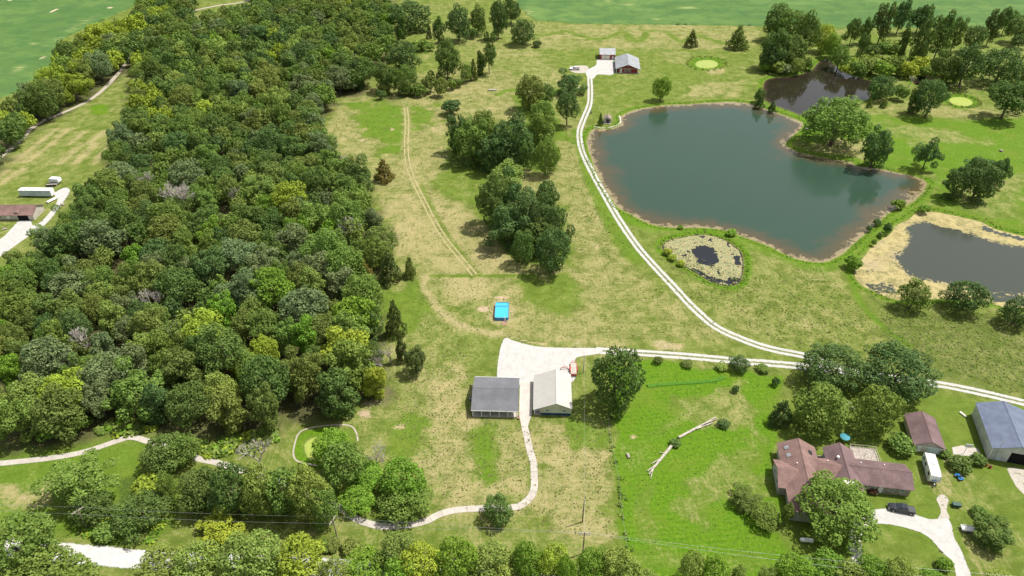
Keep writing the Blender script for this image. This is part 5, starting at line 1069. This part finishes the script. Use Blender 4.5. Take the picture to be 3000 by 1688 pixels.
T_((2342,130,2420,217),'irr','dark','wide oak with leaning trunk behind the second algae pond, left'); T_((2390,112,2474,217),'broad','deep','wide oak behind the second algae pond, right'); T_((2467,120,2568,214),'broad','deep','broad dark oak right of the second algae pond'); T_((2495,197,2590,285),'irr','dark','oak with bare leaning trunk at the right edge',clear=.4); T_((2550,165,2600,212),'broad','dark','dark oak cut by the right edge')
T_((2185,188,2253,252),'broad','deep','round dark oak on the right bank of the dark pond'); T_((2247,208,2288,252),'shrub','mid','leafy bush right of the round dark oak'); T_((2285,225,2322,284),'tall','dark','narrow oak left of the second algae pond'); T_((2308,197,2383,284),'broad','deep','large oak next to the second algae pond',clear=.3)
dead((2262,165,2308,222),'grey leafless tree between the oaks by the dark pond',0,1)
for b, l in [((2124,240,2138,263),'leftmost of four small conifers below the dark pond'),((2147,249,2158,269),'second from left of four small conifers below the dark pond'),((2180,249,2197,271),'third from left of four small conifers below the dark pond'),((2214,251,2234,271),'rightmost of four small conifers below the dark pond')]: T_(b,'cedar','mid',l)
T_((2022,237,2188,374),'oak','mid','huge spreading oak on the point of land in the pond'); T_((2167,325,2243,424),'irr','deep','dark oak on the pond bank right of the huge oak'); T_((2307,355,2363,418),'irr','deep','lone dark oak in the right hand pasture',clear=.3)
G = 'oak cluster in the right hand pasture'; L = 'dark oak of the cluster in the right hand pasture'
clump([(b, 'irr', 'deep') for b in [(2375,420,2445,503),(2420,400,2512,505),(2440,393,2507,445),(2490,398,2537,468)]], L, G)
for b, c, l in [((2245,498,2278,528),'bright','bright round bush at the pond corner on the dyke'),((2312,511,2341,536),'bright','bright bush at the top of the algae covered pond'),((2195,547,2218,568),'deep','dark round bush on the dyke, pond side, upper'),((2180,565,2196,583),'deep','dark round bush on the dyke, pond side, lower'),((2222,557,2244,589),'deep','dark upright bush on the dyke, algae side'),((2209,582,2225,598),'mid','small bush on the algae side of the dyke, upper'),((2192,600,2206,618),'mid','small bush on the algae side of the dyke, lower'),((2125,638,2169,680),'bright','large bright bush at the foot of the dyke')]: T_(b,'shrub',c,l)
T_((2265,702,2336,780),'broad','mid','rounded green tree below the algae mats, left',clear=.08); T_((2390,700,2483,788),'broad','deep','rounded dark tree below the algae mats, right',clear=.08); T_((2525,748,2600,822),'broad','deep','dark tree below the grey pond at the right edge',clear=.08)
T_((2017,855,2170,990),'oak','deep','large dark oak over the drive junction, left of two'); T_((2165,857,2343,1010),'oak','deep','large dark oak over the drive junction, right of two'); T_((2002,958,2130,1090),'broad','mid','brighter tree under the two large oaks, left'); T_((2150,970,2258,1092),'broad','mid','brighter tree under the two large oaks, right'); T_((1934,1000,2001,1072),'cedar','deep','dark wide cedar at the edge of the bright lawn'); T_((1943,947,1963,972),'shrub','deep','small dark bush between the lawn and the drive')
T_((2232,1088,2308,1145),'shrub','mid','leafy bush against the side of the brown garage')
T_((1482,865,1626,1037),'broad',(.1,.19,.045),'large round maple right of the cream barn',clear=.0)
for b, c, l in [((1643,892,1670,917),'olive','leftmost olive bush along the drive hedge'),((1713,904,1742,924),'olive','second olive bush along the drive hedge'),((1798,912,1830,930),'light','light bush low along the drive hedge'),((1903,915,1935,938),'mid','last low bush along the drive before the oaks'),((1840,967,1861,989),'deep','small bush beyond the end of the garden strip'),((1805,1052,1838,1080),'deep','dark round bush above the fallen log'),((1684,1100,1715,1125),'dark','small bush growing over the fallen log')]: T_(b,'shrub',c,l)
T_((1835,893,1886,937),'broad','deep','small dark tree beside the drive',clear=.05)
T_((1843,1225,1909,1283),'irr','olive','olive tree on the lawn left of the brown house',clear=.1); T_((1885,1265,1962,1327),'broad','mid','round green tree next to the brown house corner',clear=.05)
T_((2007,1195,2208,1362),'oak',(.2,.31,.045),'huge bright tree in front of the brown house',clear=.15); T_((1965,1260,1998,1318),'shrub','mid','bush beside the left wing of the brown house'); T_((2180,1219,2211,1243),'shrub','red','dark red bush by the porch of the brown house')
for b, c, l in [((2364,1125,2396,1153),'mid','bush at the corner of the brown garage door'),((2387,1142,2448,1188),'dark','large round bush below the basketball pad'),((2444,1136,2486,1173),'dark','round bush at the corner of the blue barn'),((2442,1270,2488,1303),'mid','bush above the dark tree at lower right'),((2355,1397,2398,1438),'bright','round bush at the bend of the lower right drive'),((1100,1350,1130,1360),'mid','low bush beside the lower field edge')][:5]: T_(b,'shrub',c,l)
T_((2447,1298,2553,1382),'irr','dark','dark tree over the white trailer at lower right',clear=.08)
# lower left and bottom edge
T_((-30,1290,130,1450),'broad','mid','big tree in the lower left corner, upper'); T_((20,1378,208,1530),'broad','mid','big tree in the lower left corner, lower')
T_((130,1145,275,1262),'irr','mid','spreading tree on the left lawn by the leaning pole',clear=.5); T_((180,1225,286,1322),'broad','dark','dark lower tree joined to the spreading tree on the left lawn',clear=.05)
T_((355,1085,470,1195),'broad','dark','dense tree over the concrete path, left'); T_((420,1085,505,1175),'broad','mid','dense tree over the concrete path, right'); T_((328,1183,412,1255),'shrub','yell','pale yellow green bush below the path trees',cat='shrub'); T_((395,1185,440,1258),'broad','mid','green tree right of the pale yellow green bush',clear=.05); T_((290,1245,420,1330),'broad','dark','dark thicket tree above the roadside vines',clear=.05); T_((300,1300,352,1358),'shrub','mid','leafy bush at the ditch by the white road')
G = 'row of trees above the lower path'; L = 'green tree in the dense row above the lower path'
clump([(b, 'broad', trnd.choice(('mid','light','dark'))) for b in [(440,1172,560,1292),(530,1165,640,1302),(600,1165,700,1300),(660,1168,770,1300),(720,1172,832,1318),(775,1220,852,1328)]], L, G)
G = 'clump of trees round the small algae pond'; L = 'green tree of the clump right of the small algae pond'
clump([(b, 'broad', trnd.choice(('mid','bright','mid'))) for b in [(786,1075,876,1168),(806,1105,922,1232),(854,1218,943,1295),(880,1160,968,1235),(955,1150,1070,1265),(955,1207,1082,1316)]], L, G)
T_((1211,1242,1291,1322),'broad','dark','dark round tree on the concrete path',clear=.05)
T_((495,1290,597,1380),'irr','yell','bright yellow tree beside the white road')
G = 'trees along the bottom edge'; L = 'leafy green tree along the bottom edge'
clump([(b, 'broad', 'light' if c == 'mid' else c) for b, c in [((340,1372,470,1480),'light'),((440,1362,560,1490),'light'),((540,1345,660,1480),'light'),((600,1338,722,1470),'light'),((690,1345,818,1475),'yell'),((862,1372,990,1480),'bright'),((800,1400,880,1490),'mid'),((1100,1400,1200,1500),'mid'),((640,1390,760,1500),'bright'),((480,1400,590,1510),'light'),((960,1400,1070,1510),'bright'),((1230,1395,1330,1500),'light'),((1395,1400,1450,1500),'bright'),((1540,1410,1620,1510),'light'),((2090,1410,2190,1510),'light'),((945,1333,1048,1440),'light'),((1000,1365,1110,1480),'yell'),((1085,1352,1205,1480),'bright'),((1175,1355,1300,1480),'mid'),((1285,1364,1370,1475),'bright'),((1350,1370,1432,1480),'yell'),((1448,1380,1530,1475),'bright'),((1500,1372,1602,1485),'mid'),((1590,1428,1662,1500),'mid'),((1708,1385,1775,1470),'mid'),((1760,1395,1838,1485),'bright'),((1840,1420,1880,1470),'light'),((1952,1388,2050,1490),'bright'),((2030,1390,2155,1490),'bright'),((2142,1396,2230,1490),'bright'),((2215,1405,2300,1500),'mid'),((2310,1428,2388,1500),'bright'),((2480,1432,2565,1510),'mid'),((1900,1425,1960,1490),'mid')]], L, G, .2)
G = 'scrub bushes between road and lower field'
clump([(b, 'shrub', trnd.choice(('mid','light','olive'))) for b in [(815,1352,860,1388),(855,1352,908,1392),(790,1360,830,1392),(232,1318,300,1352),(330,1330,372,1362)]], 'low scrub bush between the white road and the lower field', G)
# right edge of the big wood
T_((964,757,1020,847),'cedar','cedar','tall dark cedar at the right edge of the wood'); T_((990,838,1027,912),'cedar','cedar','smaller dark cedar below the tall cedar at the wood edge'); T_((1016,873,1075,937),'irr','cedar','olive cedar with bare foot standing off the wood edge',clear=.35)
T_((886,650,947,724),'cedar','rust','orange brown cedar at the wood edge'); T_((946,630,1014,712),'cedar','cedar','dark cedar between the orange brown cedar and the pointed one'); T_((1011,645,1050,699),'cedar','olive','pointed green cedar at the outer tip of the wood')
T_((831,735,958,862),'broad','bright','bright green full tree at the right edge of the wood')
dead((940,845,985,935),'leafless grey tree at the wood edge below the cedars',0,0); dead((965,825,1000,915),'pale bare snag behind the leafless tree at the wood edge',.05,3); dead((909,1100,990,1178),'wide leafless grey tree above the clump by the algae pond',0,2)
for b, i, l in [((405,405,450,500),0,'tall bare snag in the middle of the wood, left'),((440,390,480,500),1,'tall bare snag in the middle of the wood, right'),((860,500,890,570),2,'bare dead tree by the right side of the wood'),((345,370,385,450),3,'grey dead tree in the upper left of the wood'),((560,425,600,480),1,'grey dead crown among the upper wood'),((170,780,240,850),2,'long pale dead branches in the left of the wood'),((395,790,440,820),0,'white bare branches above the middle of the wood'),((130,860,170,915),3,'small bare tree in the left of the wood'),((360,690,400,745),2,'dull grey dead crown in the middle of the wood'),((830,345,850,400),0,'bare tree on the upper right rim of the wood'),((600,1055,690,1120),1,'grey bare bush at the lower rim of the wood')]: dead(b, l, trnd.uniform(-.1,.1), i, None, 9.0)
# ---------------------------------------------------------------- the big wood
def inpoly(poly, x, y): return sdf(np.array(poly, float), x, y) < 0
def wood():
    rng = np.random.default_rng(5); N = 26000
    Y = rng.uniform(100, 640, N); X = rng.uniform(-400, 10, N); Rr = rng.uniform(3.2, 6.8, N)*np.where(Y > 320, 1.08, 1.0); h = Rr*rng.uniform(1.15, 1.5, N)+rng.uniform(5, 8, N); cz = h*.58
    zz = cz-CAMH; dpt = Y*CP-zz*SP; px = 1288+FPX*X/dpt; py = 724.7+FPX*(-Y*SP-zz*CP)/dpt
    rp = Rr*FPX/dpt; ok = (sdf(np.array(FOREST_A, float), px, py) < -.62*rp) | (sdf(np.array(FOREST_B, float), px, py) < -rp*np.where((px > 500) & (py < 990), .3, .62))
    for hole in ([(540,500),(580,495),(600,525),(560,540)], [(430,1075),(480,1070),(480,1100),(430,1100)], [(200,1020),(275,1000),(280,1050),(220,1075)], [(500,0),(640,-10),(640,18),(500,34)]): ok &= ~inpoly(hole, px, py)
    X, Y, Rr, h, cz, px, py, dpt = (q[ok] for q in (X, Y, Rr, h, cz, px, py, dpt))
    acc = []
    for i in range(len(X)):
        if acc:
            a = np.array(acc); dd = np.hypot(X[a]-X[i], Y[a]-Y[i])
            if (dd < .68*(Rr[a]+Rr[i])).any(): continue
        acc.append(i)
    a = np.array(acc); size = Rr[a]/dpt[a]; inframe = (px[a] > -25) & (py[a] > -10)
    order = a[np.argsort(-(size*np.where(inframe, 1, .01)))]
    cols = ['dark','mid','olive','light','grey','deep','bright','yell']
    names = dict(dark='dark green', mid='mid green', olive='olive green', light='pale green', grey='dusty grey green', deep='deep green', bright='bright green', yell='yellow green')
    near, far = order[:240], order[240:]
    prob_n = [.17,.25,.17,.14,.11,.05,.07,.04]; prob_f = [.27,.24,.18,.07,.09,.1,.03,.02]
    plan = []
    for i in near:
        up = np.clip((py[i]-400)/450, 0, 1); pr = np.array(prob_f)*(1-up)+np.array(prob_n)*up; c = rng.choice(cols, p=pr/pr.sum())
        if 70 < px[i] < 330 and py[i] < 330 and rng.uniform() < .3: c = 'yell'
        k = rng.choice(['broad','irr','tall','broad','irr']); zc = min(int(max(px[i],0)/195), 4); zr = min(int(max(py[i],0)/185), 5)
        plan.append((i, c, k, zr, zc))
    seen = {}
    for q in plan: seen.setdefault((q[1], q[3], q[4]), []).append(q)
    rown = ['top','upper','upper middle','middle','lower middle','lower']; coln = ['left edge','left half','centre','right half','right rim']
    for (c, zr, zc), lst in seen.items():
        lst.sort(key=lambda q: px[q[0]])
        for n_, (i, c, k, _, _) in enumerate(lst):
            l = f'{names[c]} tree in the big wood, {rown[zr]} {coln[zc]}'
            if len(lst) > 1: l += f', {ORD[n_]}' + (' from left' if n_ else '')
            hh = h[i]*rng.uniform(.92, 1.12); put_tree('broadleaf_tree', l, X[i], Y[i], Rr[i]*1.1*(1.0 if k != 'tall' else .9), hh*.45, hh*.55, k, c, 'trees of the big wood')
    for (cx, cy, c, w) in [(540,565,'gold',46),(568,985,'gold',60),(790,590,'yell',40),(250,900,'bright',76),(150,1060,'bright',110),(620,915,'yell',90),(110,880,'yell',70),(800,650,'light',70)]:
        T_((cx-w/2, cy-w*.42, cx+w/2, cy+w*.42), 'broad', c, dict(gold='golden yellow', yell='yellow green', bright='vivid green', light='pale green')[c]+' crown standing out of the wood, '+('upper part' if cy < 700 else ('far left' if cx < 200 else 'lower part') if c != 'bright' else ('by the lower rim' if cy > 1000 else 'left of centre')))
    VS, FS, CS = [], [], []; off = 0
    for i in far:
        V, Fc = FARS[rng.integers(6)]; th = rng.uniform(0, 6.28); c, s = math.cos(th), math.sin(th); hh = h[i]
        W_ = np.stack([(V[:,0]*c-V[:,1]*s)*Rr[i]*1.08+X[i], (V[:,0]*s+V[:,1]*c)*Rr[i]*1.08+Y[i], V[:,2]*hh*.44+hh*.56], 1)
        c_ = rng.choice(cols, p=np.array(prob_f)/sum(prob_f))
        if px[i] < 420 and py[i] < 340 and rng.uniform() < .28: c_ = 'yell'
        col = np.array(TINT[c_])*rng.uniform(.78, 1.22)
        VS.append(W_); FS.append(Fc+off); off += len(V); CS.append(np.tile([*col, 1], (len(V), 1)))
    o = link('woodland', npmesh('woodland', np.concatenate(VS), np.concatenate(FS), {'leaf_tint': np.concatenate(CS)}), M['leaf_far'])
    tag(o, 'far part of the dense green wood reading as one canopy', 'woodland', kind='stuff'); S['wood_count'] = len(far)
wood()
# ---------------------------------------------------------------- low growth that nobody could count
def scatter(name, label, cat, pts, size, leaf, per, cols, seed):     # pts: (n,2) positions; small leafy tufts
    rng = np.random.default_rng(seed); n = len(pts); C = np.repeat(np.column_stack([pts, np.zeros(n)]), per, 0); sz = np.repeat(rng.uniform(size[0], size[1], n), per); N = n*per
    d = rng.normal(size=(N,3)); d[:,2] = np.abs(d[:,2]); d /= np.linalg.norm(d, axis=1)[:,None]
    p = C+d*(sz*rng.uniform(.5,1,N))[:,None]*np.array([1,1,.9]); nn = d+rng.normal(size=d.shape)*.5+np.array([0,0,.4]); nn /= np.linalg.norm(nn, axis=1)[:,None]
    V, Fs = leaves_np(p, nn, 1.0, rng); c0 = np.repeat(p, 4, 0); V = c0+(V-c0)*(leaf*np.repeat(sz, 4))[:,None]
    base = np.array([TINT[c] for c in cols])[rng.integers(len(cols), size=n)]*rng.uniform(.8,1.2,(n,1)); col = np.column_stack([np.repeat(base, per*4, 0), np.ones(N*4)])
    tag(link(name, npmesh(name, V, Fs, {'leaf_tint': col}), M['leaf_far']), label, cat, kind='stuff')
def along(poly, dist, step, jit, rng):
    c = np.array(poly); ctr = c.mean(0); out = []
    for i in range(len(c)):
        t = c[(i+1) % len(c)]-c[i-1]; t = t/(np.linalg.norm(t)+1e-9); nrm = np.array([t[1], -t[0]]); nrm = nrm if (c[i]-ctr)@nrm > 0 else -nrm
        for _ in range(step): out.append(c[i]+nrm*(dist+rng.normal()*jit)+t*rng.uniform(-.8,.8))
    return np.array(out)
rg = np.random.default_rng(3)
scatter('bank_grass', 'tall bright grass along the banks of the ponds', 'grass', np.concatenate([along(PW['main'], 1.7, 3, .4, rg), along(PW['dark'], 1.5, 2, .6, rg), along(PW['right'], 1.7, 3, .5, rg), along(PW['lily'], 1.2, 4, .5, rg), along(PW['algae1'], 2.4, 4, .9, rg), along(PW['algae2'], 2.2, 5, .8, rg)]), (.25,.6), .45, 7, ['bright','light','bright','yell','mid'], 1)
def rings(): return np.concatenate([along(PW['algae1'], 4.6, 5, .7, rg), along(PW['algae2'], 3.0, 4, .7, rg)])
scatter('pond_reeds', 'ring of brown and green reeds round the two small oval ponds', 'reeds', rings(), (.5,1.0), .35, 10, ['olive','rust','mid','brown','light'], 8)
def within(poly, n, rng):
    p = np.array(P2(poly)); X = rng.uniform(p[:,0].min(), p[:,0].max(), n*4); Y = rng.uniform(p[:,1].min(), p[:,1].max(), n*4); k = sdf(p, X, Y) < 0; return np.column_stack([X[k], Y[k]])[:n]
scatter('roadside_vines', 'bright vines and brush on the ditch bank above the white road', 'vines', within([(190,1345),(250,1310),(290,1260),(300,1320),(400,1290),(425,1240),(435,1260),(400,1340),(380,1368),(300,1365)], 420, rg), (.5,1.1), .42, 14, ['bright','light','bright','yell'], 2)
scatter('fence_vines', 'green vines growing along the old wire fence', 'vines', np.concatenate([fpts+rg.normal(size=fpts.shape)*.5 for _ in range(4)]+[np.array(P2([(1557,1215),(1560,1240),(1562,1250),(1566,1300),(1576,1375)]))]), (.25,.75), .42, 12, ['bright','mid','light'], 12)
scatter('undergrowth', 'low brush along the lower rim of the wood', 'brush', np.concatenate([within([(500,1120),(560,1105),(690,1085),(700,1110),(640,1135),(520,1150)], 150, rg), within([(230,1090),(300,1050),(420,1070),(350,1092),(300,1098)], 60, rg), within([(2140,140),(2310,140),(2330,190),(2300,205),(2200,195),(2130,180)], 260, rg), within([(2170,110),(2270,100),(2280,135),(2180,138)], 90, rg), within([(1940,150),(2020,160),(2040,178),(1990,190),(1930,190)], 90, rg), within([(1020,110),(1080,100),(1080,130),(1010,150)], 70, rg)]), (.7,1.7), .4, 22, ['mid','light','olive','yell','bright'], 4)
scatter('meadow_weeds', 'scattered weed tufts in the dry pasture', 'weeds', np.concatenate([within([(1000,200),(1310,130),(1450,330),(1560,600),(1850,860),(1060,850),(985,560),(830,300)], 1500, rg), within([(2180,720),(2576,800),(2576,1000),(2250,880)], 900, rg), within([(1640,600),(1880,700),(2060,670),(2240,850),(2000,880),(1740,750)], 700, rg), within([(1420,330),(1480,450),(1590,640),(1450,650)], 300, rg)]), (.18,.5), .5, 5, ['mid','olive','bright','light'], 5)

def yard(polys, n): return np.concatenate([within(p, n, rg) for p in polys])
TINT['straw'] = (.42,.37,.18); TINT['straw2'] = (.34,.31,.12)
scatter('dry_tufts', 'dry straw tufts standing in the pasture grass', 'grass', np.concatenate([within([(1000,200),(1310,130),(1450,330),(1560,600),(1850,860),(1060,850),(985,560),(830,300)], 4200, rg), within([(2180,720),(2576,800),(2576,1000),(2250,880)], 1500, rg), within([(1640,600),(1880,700),(2060,670),(2240,850),(2000,880),(1740,750)], 1800, rg), within([(1345,60),(1905,68),(1905,124),(1350,124)], 1400, rg), within([(1000,860),(1190,860),(1190,1060),(1330,1080),(1530,1060),(1560,1360),(1360,1340),(1100,1260),(980,1080)], 2200, rg)]), (.12,.3), .7, 4, ['straw','straw2','straw','olive'], 15)
scatter('clover_tufts', 'short green tufts scattered in the mown grass', 'grass', np.concatenate([within([(1540,930),(1950,950),(1960,1400),(1570,1400)], 900, rg), within([(1000,200),(1310,130),(1450,330),(1560,600),(1850,860),(1060,850),(985,560),(830,300)], 3000, rg), within([(960,720),(1250,705),(1190,1060),(1330,1080),(1340,1260),(1000,1250),(800,1060)], 1800, rg), within([(1350,125),(1900,125),(1860,250),(1590,268),(1490,200)], 1200, rg)]), (.1,.26), .7, 4, ['mid','bright','olive','mid'], 16)
